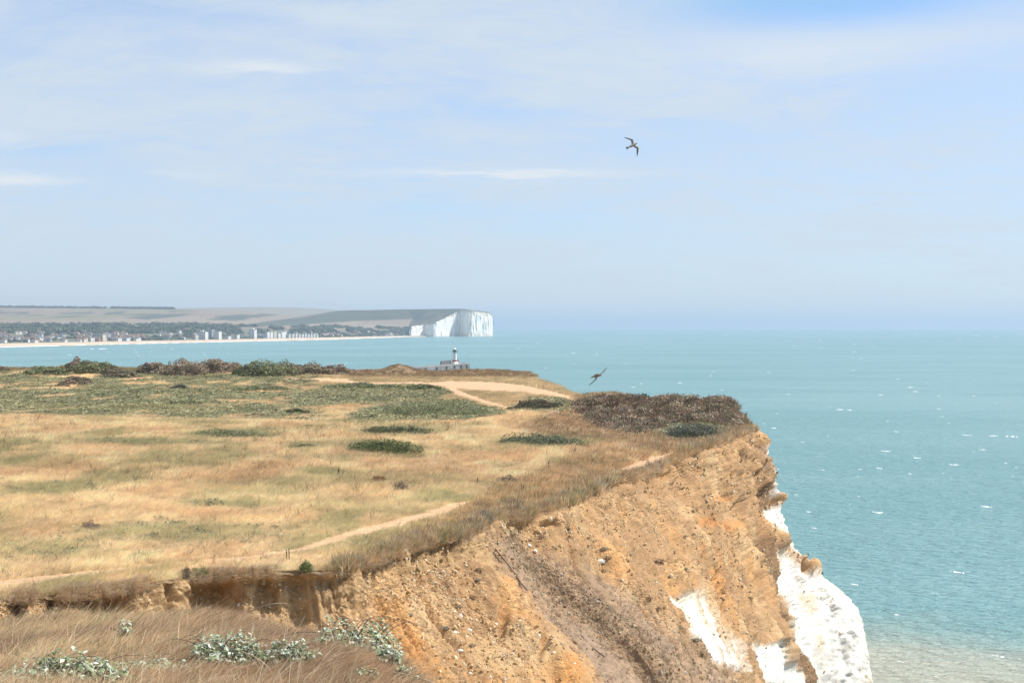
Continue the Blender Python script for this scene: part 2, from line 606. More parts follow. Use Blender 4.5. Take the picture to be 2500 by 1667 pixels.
# ------------------------------------------------------------------ cliff face (a sheet from the turf edge down to the sea)
CFACE = [
    (-600, 27.0, (-600, 1545, 26.6), (-600, 1580, 26.0), (-590, 1620, 25.5), (-580, 1700, 24.5)),
    (-100, 30.0, (-100, 1512, 29.6), (-100, 1545, 29.0), (-95, 1600, 28.2), (-90, 1700, 27.0)),
    (230, 32.0, (232, 1522, 31.5), (240, 1552, 31.0), (250, 1612, 30.0), (270, 1700, 28.5)),
    (480, 35.0, (485, 1518, 34.4), (495, 1552, 33.5), (520, 1622, 32.0), (560, 1720, 30.3)),
    (700, 36.0, (710, 1505, 35.3), (725, 1548, 34.2), (770, 1632, 32.4), (840, 1740, 30.8)),
    (860, 36.8, (880, 1472, 36.0), (915, 1545, 34.6), (980, 1640, 32.8), (1060, 1760, 31.0)),
    (1000, 42.0, (1020, 1400, 41.1), (1080, 1500, 39.2), (1180, 1620, 36.6), (1290, 1780, 34.0)),
    (1150, 46.0, (1168, 1375, 45.1), (1275, 1480, 42.8), (1400, 1610, 40.0), (1500, 1780, 37.0)),
    (1200, 51.0, (1262, 1370, 50.0), (1395, 1490, 48.6), (1535, 1620, 46.5), (1645, 1780, 44.0)),
    (1380, 58.0, (1430, 1340, 56.2), (1520, 1470, 53.2), (1630, 1600, 50.3), (1730, 1780, 47.5)),
    (1560, 77.0, (1615, 1290, 74.0), (1690, 1430, 70.2), (1775, 1580, 66.0), (1850, 1780, 62.0)),
    (1700, 98.0, (1740, 1230, 95.0), (1795, 1370, 90.5), (1860, 1520, 85.5), (1925, 1780, 80.0)),
    (1800, 117.0, (1840, 1200, 113.0), (1892, 1340, 108.5), (1950, 1500, 103.0), (2000, 1780, 97.5)),
    (1843, 125.0, (1885, 1180, 120.5), (1950, 1350, 114.5), (2086, 1490, 108.5), (2140, 1750, 104.0)),
    (1838, 134.0, (1868, 1230, 130.0), (1925, 1420, 124.0), (2045, 1590, 118.0), (2090, 1900, 114.0))]
ctrl = []
for row in CFACE:
    px0, y0 = row[:2]
    x0 = float(X_of(px0, y0))
    pts = [np.array([x0, y0, float(zland(x0, y0, False)) - 0.02])]
    for q in row[2:]:
        pts.append(P(*q).reshape(3))
    d = pts[-1] - pts[-2]
    hd = np.array([d[0], d[1], 0]) / (np.hypot(d[0], d[1]) + 1e-6)
    zb = pts[-1][2]
    e = pts[-1] + hd * (zb + 2) / 2.0
    e[2] = -2.0
    pts.append(e)
    ctrl.append(pts)
ctrl = np.array(ctrl)                       # (cols, 6, 3)
NC = len(CFACE)
cw = np.array([0] + [max(1.2, abs(CFACE[i + 1][0] - CFACE[i][0]) / 70) for i in range(NC - 1)])
cw[1] *= 0.5
cs = np.cumsum(cw)
NU, NV = 900, 380
uu = np.interp(np.linspace(0, cs[-1], NU), cs, np.arange(NC))
vv = np.concatenate([np.linspace(0, 4, NV - 30) ** 1.0, np.linspace(4, 5, 31)[1:]])
NV = len(vv)
S = crom(ctrl, uu)                          # (NU, 6, 3)
Sc = np.swapaxes(S, 0, 1).copy()
tail = np.clip(vv - 4, 0, 1)[:, None, None]
S = crom(Sc[:5], np.minimum(vv, 4.0)) + tail * (Sc[5] - Sc[4])[None]
S = np.swapaxes(S, 0, 1).copy()             # (NU, NV, 3)
EDGE_PX, EDGE_Y = S[:, 0, 0] / S[:, 0, 1] * F + 1250, S[:, 0, 1].copy()
ncor = int(np.searchsorted(uu, 13.0))
# arc length along the edge, and down the face
sl = np.concatenate([[0], np.cumsum(np.linalg.norm(np.diff(S[:, NV // 3, :], axis=0), axis=1))])[:, None] + np.zeros((1, NV))
dl = np.concatenate([np.zeros((NU, 1)), np.cumsum(np.linalg.norm(np.diff(S, axis=1), axis=2), axis=1)], 1)
nrm = np.cross(np.gradient(S, axis=0), np.gradient(S, axis=1))
nrm /= np.linalg.norm(nrm, axis=2, keepdims=True) + 1e-9
if np.mean(nrm[NU // 2, :, 1]) > 0:
    nrm = -nrm
FPX, FPY = PJ(S)
PXU = np.interp(uu, np.arange(NC), [r[0] for r in CFACE])[:, None] + 0 * dl

wx = 22 * fbm(FPX * 0.014, FPY * 0.014, oct=6, seed=31, gain=0.62)
wy = 22 * fbm(FPX * 0.014, FPY * 0.014, oct=6, seed=37, gain=0.62)
QX, QY = FPX + wx, FPY + wy
CH = [[(1615, 1440), (1690, 1455), (1740, 1495), (1790, 1560), (1842, 1632), (1800, 1628), (1730, 1592), (1690, 1550), (1660, 1500)],
      [(1838, 1568), (1890, 1562), (1915, 1610), (1950, 1640), (1962, 1700), (1880, 1680), (1860, 1620)],
      [(1884, 1352), (1920, 1358), (1958, 1398), (2000, 1404), (2040, 1396), (2300, 1500), (2300, 1900), (1990, 1900), (1978, 1640), (1940, 1560), (1925, 1500), (1898, 1420)],
      [(1858, 1254), (1905, 1236), (1990, 1210), (1990, 1330), (1968, 1384), (1932, 1346), (1888, 1302)],
      [(1842, 1110), (1880, 1096), (1940, 1180), (1892, 1212), (1866, 1170)]]
chalk = np.zeros_like(FPX)
for p in CH:
    chalk = np.maximum(chalk, polymask(QX, QY, p, 9, 1.0))
chalk *= 1 - 0.75 * sstep(fbm(sl * 0.9 + 0.2 * dl, dl * 0.10, oct=4, seed=39), 0.10, 0.42) * (FPX < 1860)
chalk[uu > 13.03] = np.maximum(chalk[uu > 13.03], sstep(dl[uu > 13.03], 2.0, 4.0))
brownz = polymask(QX, QY, [(1185, 1295), (1260, 1312), (1390, 1368), (1500, 1425), (1575, 1480), (1680, 1562), (1780, 1622), (1880, 1760), (1540, 1820), (1440, 1620), (1300, 1470)], 26, 1.0)
dirtr = polymask(QX, QY, [(1830, 1310), (1905, 1340), (1880, 1352), (1900, 1440), (1930, 1540), (1985, 1640), (2010, 1760), (1960, 1700), (1915, 1590), (1880, 1470), (1850, 1380)], 14, 1.0)
dirtr = np.maximum(dirtr, ell(QX, QY, 1862, 1222, 22, 30))
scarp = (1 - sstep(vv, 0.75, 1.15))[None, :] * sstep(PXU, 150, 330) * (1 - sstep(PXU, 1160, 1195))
onface = sstep(vv, 0.0, 0.25)[None, :]

# relief: gullies running downslope, lumps, scarp columns, chalk blocks
g1 = 1 - np.abs(fbm(sl * 0.45 + 0.25 * fbm(sl * 0.2, dl * 0.15, seed=41), dl * 0.06, oct=3, seed=43)) * 2
g2 = 1 - np.abs(fbm(sl * 1.5 + dl * 0.10, dl * 0.22, oct=3, seed=47)) * 2
lump = fbm(S[..., 0] * 0.9, S[..., 1] * 0.9, S[..., 2] * 0.9, oct=5, seed=53, gain=0.6)
fine = fbm(S[..., 0] * 3.5, S[..., 1] * 3.5, S[..., 2] * 3.5, oct=3, seed=59, gain=0.6)
cols = fbm(sl * 1.35, dl * 0.12, oct=3, seed=61)
dist = np.clip(S[..., 1] / 80, 0.45, 1.5)
rough_ = 0.35 + 0.65 * sstep(fbm(S[..., 0] * 0.4, S[..., 1] * 0.4, S[..., 2] * 0.4, oct=3, seed=54), -0.15, 0.25)
rw1 = fbm(sl * 0.42 + 0.5 * fbm(sl * 0.25, dl * 0.18, seed=42), dl * 0.05, oct=2, seed=44)
rw2 = fbm(sl * 1.05 + 0.4 * fbm(sl * 0.5, dl * 0.3, seed=45), dl * 0.09, oct=2, seed=46)
rill = np.exp(-(rw1 / 0.09) ** 2) * sstep(fbm(sl * 0.15, dl * 0.22, oct=2, seed=48), -0.35, 0.15)
rill2 = np.exp(-(rw2 / 0.11) ** 2) * sstep(fbm(sl * 0.3, dl * 0.35, oct=2, seed=49), -0.1, 0.3)
soft = 1 - 0.45 * brownz
disp = onface * ((0.42 * g1 * dist + 0.30 * g2 * np.sqrt(dist)) * (1 - scarp) * (1 - chalk * 0.65) * soft - 0.15 + 0.38 * lump * dist * (1 - 0.6 * scarp) + 0.13 * fine * rough_ * (1 - 0.7 * scarp) - (0.75 * rill * dist + 0.38 * rill2 * dist) * (1 - 0.85 * chalk) * (1 - scarp) * (1 - 0.75 * brownz))
disp += scarp * onface * (0.62 * cols - 0.12 * np.exp(-(cols / 0.09) ** 2) + 0.10 * fine + 0.22 * lump - 0.12 * sstep(vv, 0.0, 0.2)[None, :])
big_ = fbm(S[..., 0] * 0.22, S[..., 1] * 0.22, S[..., 2] * 0.22, oct=2, seed=57)
disp += onface * (1 - scarp) * 0.75 * big_ * dist * sstep(dl, 0.5, 3.0) * (1 - 0.6 * chalk) * (1 - 0.5 * brownz)
disp += onface * 0.34 * fbm(sl * 1.5, dl * 0.12, oct=3, seed=58) * (1 - sstep(dl, 2.5, 7.0)) * sstep(FPX, 1440, 1520) * dist
for (a_, b_, rx_, ry_, dp_) in ((1598, 1182, 22, 40, .7), (1350, 1278, 24, 10, .35), (1282, 1279, 13, 9, .45), (1246, 1280, 10, 8, .4), (1868, 1228, 20, 28, .8), (1742, 1440, 10, 42, .8), (1768, 1460, 8, 40, .6),
                                (1902, 1500, 10, 60, .35), (1935, 1600, 10, 50, .35), (1700, 1130, 12, 22, .7), (1655, 1190, 9, 40, .6), (1850, 1175, 9, 26, .7), (1790, 1260, 10, 34, .6), (1480, 1270, 10, 40, .25),
                                (1240, 1500, 12, 30, .35), (1330, 1560, 10, 34, .4), (1020, 1440, 8, 26, .3), (1900, 1420, 10, 40, .6), (540, 1460, 42, 46, .5), (300, 1470, 26, 26, .35), (650, 1450, 26, 40, .35)):
    disp -= dp_ * ell(QX, QY, a_, b_, rx_, ry_, 0.45) * onface
blk = np.abs(fbm(sl * 0.9, dl * 0.75, oct=2, seed=67)) + 0.6 * np.abs(fbm(sl * 2.3, dl * 1.9, oct=2, seed=69))
crk = np.abs(fbm(sl * 0.55 + 0.3 * lump, dl * 0.16, oct=3, seed=68))
slab_ = np.round((fbm(sl * 0.30, dl * 0.10, oct=2, seed=64, gain=0.3) + 0.05 * fine) * 4) / 4
disp += chalk * onface * (0.55 * slab_ + 0.05 * blk - 0.06 - 0.10 * (1 - sstep(crk, 0.0, 0.07)) + 0.05 * fine - 0.33 * lump) * dist
S = S + nrm * disp[..., None]
# colours of the earth itself
tone = fbm(S[..., 0] * 0.35, S[..., 1] * 0.35, S[..., 2] * 0.35, oct=4, seed=71)
strk = fbm(sl * 1.1, dl * 0.10, oct=4, seed=73)
col = np.zeros(S.shape)
A = lambda *c: np.array(c)
col[:] = A(0.41, 0.245, 0.12)
mixc = lambda c, k, w_: c * (1 - w_[..., None]) + A(*k) * w_[..., None]
col = mixc(col, (0.50, 0.32, 0.16), sstep(tone, 0.0, 0.5))
col = mixc(col, (0.30, 0.18, 0.095), sstep(strk, 0.0, 0.45) * 0.75)
col = mixc(col, (0.55, 0.38, 0.21), sstep(fbm(sl * 0.8, dl * 0.3, oct=4, seed=75), 0.1, 0.5) * 0.7)
col = mixc(col, (0.52, 0.27, 0.10), sstep(fbm(sl * 0.35, dl * 0.25, oct=3, seed=77), 0.15, 0.5) * 0.6)
zst = S[..., 2] + 0.5 * fbm(sl * 0.12, dl * 0.1, oct=2, seed=76)
col = mixc(col, (0.33, 0.205, 0.11), sstep(fbm(zst * 0.9, sl * 0.03, oct=3, seed=74), 0.05, 0.4) * 0.55 * sstep(FPX, 1400, 1550) * (1 - brownz))
col = mixc(col, (0.52, 0.22, 0.065), np.maximum(ell(QX, QY, 1730, 1290, 60, 14), ell(QX, QY, 1750, 1216, 30, 9)) * 0.55)
col = mixc(col, (0.52, 0.24, 0.075), np.maximum(ell(QX, QY, 1740, 1430, 20, 40), np.maximum(ell(QX, QY, 1010, 1590, 30, 60), ell(QX, QY, 1400, 1640, 26, 50))) * 0.5)
col = mixc(col, (0.315, 0.22, 0.15), brownz * (0.65 + 0.3 * sstep(tone, -0.3, 0.3)))
col = mixc(col, (0.17, 0.105, 0.06), dirtr * 0.8)
col = mixc(col, (0.44, 0.29, 0.15), scarp * 0.75)
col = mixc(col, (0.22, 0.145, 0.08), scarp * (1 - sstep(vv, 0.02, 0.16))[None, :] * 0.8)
chc = np.zeros(S.shape); chc[:] = A(0.74, 0.71, 0.65)
chc = mixc(chc, (0.54, 0.51, 0.46), sstep(fbm(sl * 0.5, dl * 0.9, oct=5, seed=78, gain=0.65), 0.0, 0.4) * 0.75)
chc = mixc(chc, (0.42, 0.39, 0.35), np.exp(-(fbm(sl * 0.06, dl * 0.55 + 0.2 * lump, oct=2, seed=80) / 0.02) ** 2) * 0.5)
chc = mixc(chc, (0.60, 0.48, 0.32), sstep(fbm(S[..., 0] * 0.5, S[..., 1] * 0.5, S[..., 2] * 0.5, oct=4, seed=79), 0.12, 0.5) * 0.7)
chc = mixc(chc, (0.68, 0.58, 0.42), ell(QX, QY, 1670, 1490, 60, 60) * 0.5)
col = col * (1 - chalk[..., None]) + chc * chalk[..., None]
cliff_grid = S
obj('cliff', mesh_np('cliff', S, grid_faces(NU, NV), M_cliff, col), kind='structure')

# ------------------------------------------------------------------ plateau sheet
SLN = np.argsort(EDGE_PX[:ncor])
EPX, EY = EDGE_PX[:ncor][SLN], EDGE_Y[:ncor][SLN]


def edge_y(px):
    return np.interp(px, EPX, EY)


PATHS = [  # photograph-pixel polylines with half widths; each is a worn strip of bare earth
    ('dirt_path', [(-250, 1452, 9), (0, 1425, 9), (110, 1412, 8), (215, 1399, 5), (330, 1386, 3), (450, 1376, 4), (580, 1362, 3), (700, 1346, 4)]),
    ('dirt_path', [(690, 1348, 2), (760, 1335, 7), (850, 1306, 8), (950, 1283, 9), (1040, 1259, 9), (1110, 1238, 7), (1180, 1216, 3)]),
    ('dirt_path', [(1490, 1155, 3), (1550, 1142, 11), (1600, 1124, 12), (1645, 1107, 5)]),
    ('dirt_path', [(680, 926, 1), (760, 926, 3), (830, 930, 6), (890, 938, 4), (1000, 936, 4), (1080, 938, 7), (1160, 943, 13), (1250, 947, 11), (1330, 959, 7), (1380, 970, 6), (1420, 984, 3)]),
    ('dirt_path', [(1090, 945, 6), (1120, 962, 7), (1170, 978, 6), (1225, 993, 5), (1268, 1012, 3)]),
    ('dirt_path', [(1700, 968, 3), (1712, 985, 4), (1725, 1010, 4), (1745, 1034, 2)]),
    ('dirt_path', [(1600, 972, 2), (1660, 972, 4), (1715, 973, 3)]),
]


def path_mask(px, py):
    ms = []
    for nm, pl in PATHS:
        ys = 2.2
        d, t = seg_dist(px, py * ys, [(a, b * ys) for a, b, c in pl])
        hw = np.interp(t, np.arange(len(pl)), [c for a, b, c in pl]) * ys
        ms.append(1 - sstep(d / np.maximum(hw, 0.5), 0.6, 1.25))
    return ms


def veg(px, py, x, y):
    """what grows where: weights from plan position"""
    n1 = fbm(x * 0.10, y * 0.05, oct=4, seed=101)
    n2 = fbm(x * 0.45, y * 0.18, oct=3, seed=103)
    wpx = px + 30 * n1
    wpy = py + 7 * n2
    far = sstep(y, 118, 124)
    n3 = fbm(x * 0.85, y * 0.5, oct=3, seed=105, gain=0.6)
    n4 = fbm(x * 0.30, y * 0.12, oct=3, seed=107)
    pm = path_mask(px + 3 * n2 + 5 * n3, py + 2 * n2 + 3 * n3)
    path = np.max(np.stack(pm), 0)
    green = far * (1 - sstep(y, 292, 302)) * (1 - sstep(wpx, 620, 900)) * (0.66 + 0.6 * n1 + 0.7 * n4)
    green = np.maximum(green, far * polymask(wpx, wpy, [(820, 945), (1060, 940), (1090, 962), (1050, 985), (860, 990), (700, 1000), (700, 960)], 25) * 0.8)
    green = np.maximum(green, polymask(wpx, wpy, [(860, 1010), (960, 988), (1120, 978), (1200, 1000), (1230, 1018), (1100, 1030), (860, 1034)], 18))
    green = np.maximum(green, polymask(wpx, wpy, [(1250, 1000), (1300, 970), (1390, 978), (1400, 1000), (1330, 1010)], 15) * 0.7)
    gp = 0
    for e in ((350, 1084, 210, 10, .75), (560, 1066, 105, 9, 1), (955, 1055, 110, 13, .75), (730, 1095, 42, 7, .9), (930, 1097, 88, 16, 1.0),
              (1320, 1082, 115, 14, 1.0), (560, 1232, 125, 9, .75), (110, 1195, 130, 18, .5), (420, 1300, 250, 26, .55), (760, 1120, 200, 6, .4),
              (80, 1345, 200, 24, .5), (560, 1295, 90, 10, .6), (1160, 1100, 90, 8, .4), (60, 1085, 60, 5, .6), (700, 1050, 260, 5, .4)):
        gp = np.maximum(gp, ell(wpx, wpy, *e[:4], 0.5) * e[4])
    brown = polymask(wpx, wpy, [(1250, 1050), (1340, 1015), (1430, 975), (1850, 960), (1850, 1070), (1600, 1110), (1500, 1090), (1330, 1070)], 25)
    heath = polymask(px + 10 * n1, py + 4 * n2, [(1400, 985), (1470, 968), (1850, 955), (1850, 1045), (1750, 1042), (1640, 1040), (1560, 1062), (1470, 1055), (1430, 1030)], 12)
    hump = ell(px + 8 * n1, py + 3 * n2, 1690, 1055, 85, 19, 0.4)
    sc = py / 1000
    dy_edge = y - edge_y(px)
    rust = (1 - sstep(dy_edge / np.maximum(y, 20), 0.02, 0.16 + 0.05 * n1)) * sstep(px, 700, 1150)
    rust = np.maximum(rust, polymask(wpx, wpy, [(1380, 1120), (1500, 1095), (1650, 1100), (1850, 1060), (1600, 1150), (1450, 1200), (1250, 1250), (1050, 1290), (1200, 1200)], 22) * 0.8)
    farb = np.maximum(sstep(y, 270, 282) * sstep(px, 820, 860), 0.55 * sstep(y, 168, 173) * sstep(px, 1385, 1425))
    bank = sstep(y, 286, 296) * (1 - sstep(px, 830, 850))
    return dict(path=path, pm=pm, green=np.clip(green, 0, 1), gp=np.clip(gp * (1 + 0.4 * n2), 0, 1), brown=brown, heath=heath, hump=hump, rust=np.clip(rust, 0, 1), farb=farb, bank=bank, n1=n1, n2=n2, n3=n3, n4=n4, farg=sstep(y, 150, 185) * sstep(px, 560, 760) * np.clip(0.85 + 0.5 * n4, 0, 1))


GOLD, GOLD2, OLIVE = (0.76, 0.575, 0.36), (0.68, 0.48, 0.285), (0.47, 0.415, 0.23)
GREEN, DKGREEN, BROWN = (0.31, 0.295, 0.17), (0.19, 0.195, 0.11), (0.40, 0.27, 0.16)
HEATH, RUST, SAND = (0.28, 0.195, 0.13), (0.47, 0.30, 0.165), (0.51, 0.33, 0.195)


def veg_color(v, shape):
    c = np.zeros(shape + (3,))
    c[:] = A(*GOLD)
    c = mixc(c, GOLD2, sstep(v['n2'], -0.1, 0.5) * 0.7)
    c = mixc(c, OLIVE, sstep(v['n1'], -0.05, 0.45) * 0.7)
    c = mixc(c, (0.36, 0.33, 0.17), sstep(v['n4'], 0.05, 0.45) * 0.65)
    c = mixc(c, (0.46, 0.31, 0.17), sstep(-v['n4'], 0.05, 0.45) * 0.38)
    c = mixc(c, OLIVE, np.clip(v['gp'] * 1.2, 0, 1) * 0.8)
    c = mixc(c, GREEN, v['gp'] ** 2 * 0.8)
    c = mixc(c, GREEN, sstep(v['green'], 0.25, 0.6) * 0.9)
    c = mixc(c, (0.37, 0.285, 0.165), v['farg'] * 0.8)
    c = mixc(c, RUST, v['rust'] * 0.75)
    c = mixc(c, BROWN, v['brown'] * 0.8)
    c = mixc(c, (0.27, 0.19, 0.115), v['farb'] * 0.95)
    c = mixc(c, (0.20, 0.16, 0.085), v['bank'] * 0.8)
    c = mixc(c, HEATH, v['heath'] * 0.85)
    c = mixc(c, (0.15, 0.16, 0.10), v['hump'] * 0.7)
    c = c * (1 + 0.34 * v['n3'] * (1 - v['path']))[..., None]
    c = mixc(c, SAND, v['path'])
    return np.clip(c, 0.01, 0.85)


pxa = np.concatenate([np.linspace(-1150, -120, 60), np.linspace(-110, 1850, 600)])
NR = 560
tt_ = np.linspace(0, 1, NR)
ye = edge_y(np.minimum(pxa, 1843)) - 0.05 - 0.10 * np.abs(fbm(pxa * 0.03, pxa * 0 + 3, oct=3, seed=81))
ye = np.where(pxa > 1843, 126.0 + (pxa - 1843) * 0.05, ye)
YY = ye[:, None] * (352 / ye[:, None]) ** tt_[None, :]
XX = X_of(pxa[:, None], YY)
ZZ = zland(XX, YY)
lipw = np.clip(0.35 - (YY - ye[:, None]), 0, 0.35) / 0.35
lipw[:, 0] = 1
ZZ = ZZ - 0.03 * lipw ** 2
ZZ[:, 0] -= 0.09 * (0.5 + np.abs(vnoise(pxa * 0.06, pxa * 0, seed=83)))
GV = np.stack([XX, YY, ZZ], -1)
gpx, gpy = PJ(GV)
vg = veg(gpx, gpy, XX, YY)
gcol = veg_color(vg, XX.shape)
dco, _ = seg_dist(XX, YY, COAST)
outm = (~inside(XX, YY, LAND)) & (YY > 126)
cf = sstep(np.where(outm, dco, 0), 0.05, 0.3)
gcol = mixc(gcol, (0.46, 0.27, 0.115), cf)
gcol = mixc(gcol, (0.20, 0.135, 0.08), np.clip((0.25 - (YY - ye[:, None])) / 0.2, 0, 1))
gf = grid_faces(len(pxa), NR)
# worn paths become sheets of their own, cut out of the turf
fid = np.full(len(gf), -1)
for k in range(len(PATHS)):
    pmk = vg['pm'][k].reshape(-1)[gf].mean(1)
    fid = np.where((pmk > 0.5) & (fid < 0), k, fid)
GVf, GCf = GV.reshape(-1, 3), gcol.reshape(-1, 3)


def submesh(name, faces, mat):
    idx, inv = np.unique(faces, return_inverse=True)
    return mesh_np(name, GVf[idx], inv.reshape(faces.shape), mat, GCf[idx])


obj('ground', submesh('ground', gf[fid < 0], M_ground), kind='structure')
for k, (nm, pl) in enumerate(PATHS):
    if np.any(fid == k):
        obj(nm, submesh(nm, gf[fid == k], M_ground), kind='structure')

# ------------------------------------------------------------------ foreground slope below the camera
FEDGE = [(-30, 27.0), (-17, 29.5), (-9.5, 32.3), (-6.6, 31.0), (-4.6, 27.5), (-3.0, 24.0), (-1.95, 20.5), (-1.35, 17.5), (-0.80, 14.0), (-0.2, 10.5), (1.2, 6.0), (3, 2)]
FPOLY = FEDGE + [(3, -6), (-40, -6), (-40, 27)]


def zfore(x, y):
    h = 1.15 + 0.190 * y + 0.12
    h = h - 0.012 * (x + 5) * (y / 25)
    z = EYE - h + 0.10 * fbm(x * 0.6, y * 0.6, oct=4, seed=91) + 0.30 * fbm(x * 0.22, y * 0.2, oct=3, seed=95)
    d, _ = seg_dist(x, y, FEDGE)
    d = np.where(inside(x, y, FPOLY), -d, d)
    wob = 0.25 * fbm(x * 0.8, y * 0.8, oct=3, seed=97)
    return z - np.clip(d + wob - 0.0, 0, 60) * 1.25 - 0.25 * sstep(d, -1.2, 0.2)


fx = np.linspace(-22, 4.5, 330)
fy = np.concatenate([np.linspace(2, 9, 25), np.linspace(9.1, 35, 300)])
FX, FY = np.meshgrid(fx, fy, indexing='ij')
FZ = zfore(FX, FY)
fc = np.zeros(FX.shape + (3,))
fc[:] = A(0.42, 0.28, 0.16)
fn = fbm(FX * 0.7, FY * 0.7, oct=4, seed=99)
fc = mixc(fc, (0.22, 0.14, 0.08), sstep(fn, 0.0, 0.5) * 0.8)
obj('foreground_slope', mesh_np('foreground_slope', np.stack([FX, FY, FZ], -1), grid_faces(len(fx), len(fy)), M_fore, fc), kind='structure')


# ------------------------------------------------------------------ scattered ground cover (grass, scrub, stones)
def tuft_mesh(name, nb, h, spread, lean, width, mat, seed, droop=0.3, segs=3):
    r = np.random.default_rng(seed)
    V, Fc = [], []
    for b in range(nb):
        a = r.uniform(0, 2 * math.pi)
        rad = spread * math.sqrt(r.uniform(0, 1))
        bx, by = rad * math.cos(a), rad * math.sin(a)
        hh = h * r.uniform(0.55, 1.1)
        la = lean * r.uniform(0.4, 1.4)
        dirx, diry = la + r.normal(0, 0.25), r.normal(0, 0.28)
        fa = r.uniform(0, math.pi)
        wx_, wy_ = math.cos(fa) * width / 2, math.sin(fa) * width / 2
        base = len(V)
        for s in range(segs + 1):
            t = s / segs
            cx = bx + dirx * hh * (t ** 1.6)
            cy = by + diry * hh * (t ** 1.6)
            cz = hh * (t - droop * t * t * 0.6) - 0.03
            k = (1 - t) ** 0.7 if s < segs else 0.12
            V.append((cx - wx_ * k, cy - wy_ * k, cz))
            V.append((cx + wx_ * k, cy + wy_ * k, cz))
        for s in range(segs):
            i = base + 2 * s
            Fc.append((i, i + 1, i + 3, i + 2))
    return mesh_np(name, np.array(V), np.array(Fc), mat, smooth=True)


def leaf_quads(cent, nor, size, r):
    """rhombic leaves: centres, facing normals and sizes"""
    n = len(cent)
    nor = nor / (np.linalg.norm(nor, axis=1, keepdims=True) + 1e-9)
    a = r.normal(size=(n, 3))
    u = np.cross(nor, a); u /= np.linalg.norm(u, axis=1, keepdims=True) + 1e-9
    v = np.cross(nor, u)
    s = size[:, None]
    p0 = cent - u * s * 0.5
    p1 = cent + v * s * 0.32 + nor * s * 0.08
    p2 = cent + u * s * 0.55 - nor * s * 0.06
    p3 = cent - v * s * 0.32 + nor * s * 0.08
    V = np.stack([p0, p1, p2, p3], 1).reshape(-1, 3)
    Fq = np.arange(4 * n).reshape(n, 4)
    return V, Fq


def clump_mesh(name, n, rx, rz, size, mat, seed):
    r = np.random.default_rng(seed)
    d = r.normal(size=(n, 3)); d[:, 2] = np.abs(d[:, 2])
    d /= np.linalg.norm(d, axis=1, keepdims=True)
    rad = r.uniform(0.5, 1.05, n)[:, None]
    c = d * rad * A(rx, rx, rz)
    nn = d * A(0.6, 0.6, 1.0) + r.normal(0, 0.55, (n, 3))
    V, Fq = leaf_quads(c, nn, size * r.uniform(0.6, 1.3, n), r)
    return mesh_np(name, V, Fq, mat, smooth=False)


def stone_mesh(name, seed, mat):
    import bmesh
    bm = bmesh.new()
    bmesh.ops.create_icosphere(bm, subdivisions=1, radius=1.0)
    r = random.Random(seed)
    sx_, sy_, sz_ = r.uniform(0.8, 1.3), r.uniform(0.6, 1.0), r.uniform(0.5, 0.8)
    for v in bm.verts:
        k = r.uniform(0.75, 1.2)
        v.co = Vector((v.co.x * sx_ * k, v.co.y * sy_ * k, v.co.z * sz_ * k))
    me = bpy.data.meshes.new(name)
    bm.to_mesh(me)
    bm.free()
    me.materials.append(mat)
    return me


def gn_scatter(name, pts, rot, scl, colr, meshes, kind='stuff', label=None, cat=None):
    """one object that instances the given meshes at many points"""
    n = len(pts)
    me = bpy.data.meshes.new(name)
    me.vertices.add(n)
    me.vertices.foreach_set('co', np.ascontiguousarray(pts, np.float32).ravel())

    def at(nm, typ, data, key):
        a = me.attributes.new(nm, typ, 'POINT')
        a.data.foreach_set(key, np.ascontiguousarray(data, np.float32).ravel())
    at('rot', 'FLOAT_VECTOR', rot, 'vector')
    at('scl', 'FLOAT_VECTOR', scl, 'vector')
    c4 = np.ones((n, 4), np.float32); c4[:, :3] = colr
    at('col', 'FLOAT_COLOR', c4, 'color')
    a = me.attributes.new('pick', 'INT', 'POINT')
    a.data.foreach_set('value', rng.integers(0, len(meshes), n).astype(np.int32))
    src = bpy.data.collections.new(name + '_source')
    for i, m in enumerate(meshes):
        so = bpy.data.objects.new('%s_source_%d' % (name, i), m)
        src.objects.link(so)
    o = obj(name, me, kind=kind, label=label, cat=cat)
    g = bpy.data.node_groups.new(name + '_scatter', 'GeometryNodeTree')
    g.interface.new_socket('Geometry', in_out='INPUT', socket_type='NodeSocketGeometry')
    g.interface.new_socket('Geometry', in_out='OUTPUT', socket_type='NodeSocketGeometry')
    t = NT(g)
    gi, go = t.n('NodeGroupInput'), t.n('NodeGroupOutput')
    ci = t.n('GeometryNodeCollectionInfo')
    ci.inputs[0].default_value = src
    ci.inputs[1].default_value = True
    ci.inputs[2].default_value = True
    ip = t.n('GeometryNodeInstanceOnPoints')
    t.link(gi.outputs[0], ip.inputs['Points'])
    t.link(ci.outputs[0], ip.inputs['Instance'])
    ip.inputs['Pick Instance'].default_value = True

    def na(nm, typ):
        nd = t.n('GeometryNodeInputNamedAttribute', data_type=typ)
        nd.inputs[0].default_value = nm
        return nd.outputs[0]
    t.link(na('pick', 'INT'), ip.inputs['Instance Index'])
    t.link(na('rot', 'FLOAT_VECTOR'), ip.inputs['Rotation'])
    t.link(na('scl', 'FLOAT_VECTOR'), ip.inputs['Scale'])
    t.link(ip.outputs[0], go.inputs[0])
    md = o.modifiers.new('scatter', 'NODES')
    md.node_group = g
    return o


def jit(c, s, n, r=rng):
    k = 1 + s * r.normal(size=(n, 1))
    return np.clip(c * k + 0.02 * r.normal(size=(n, 3)) * c, 0.005, 0.95)


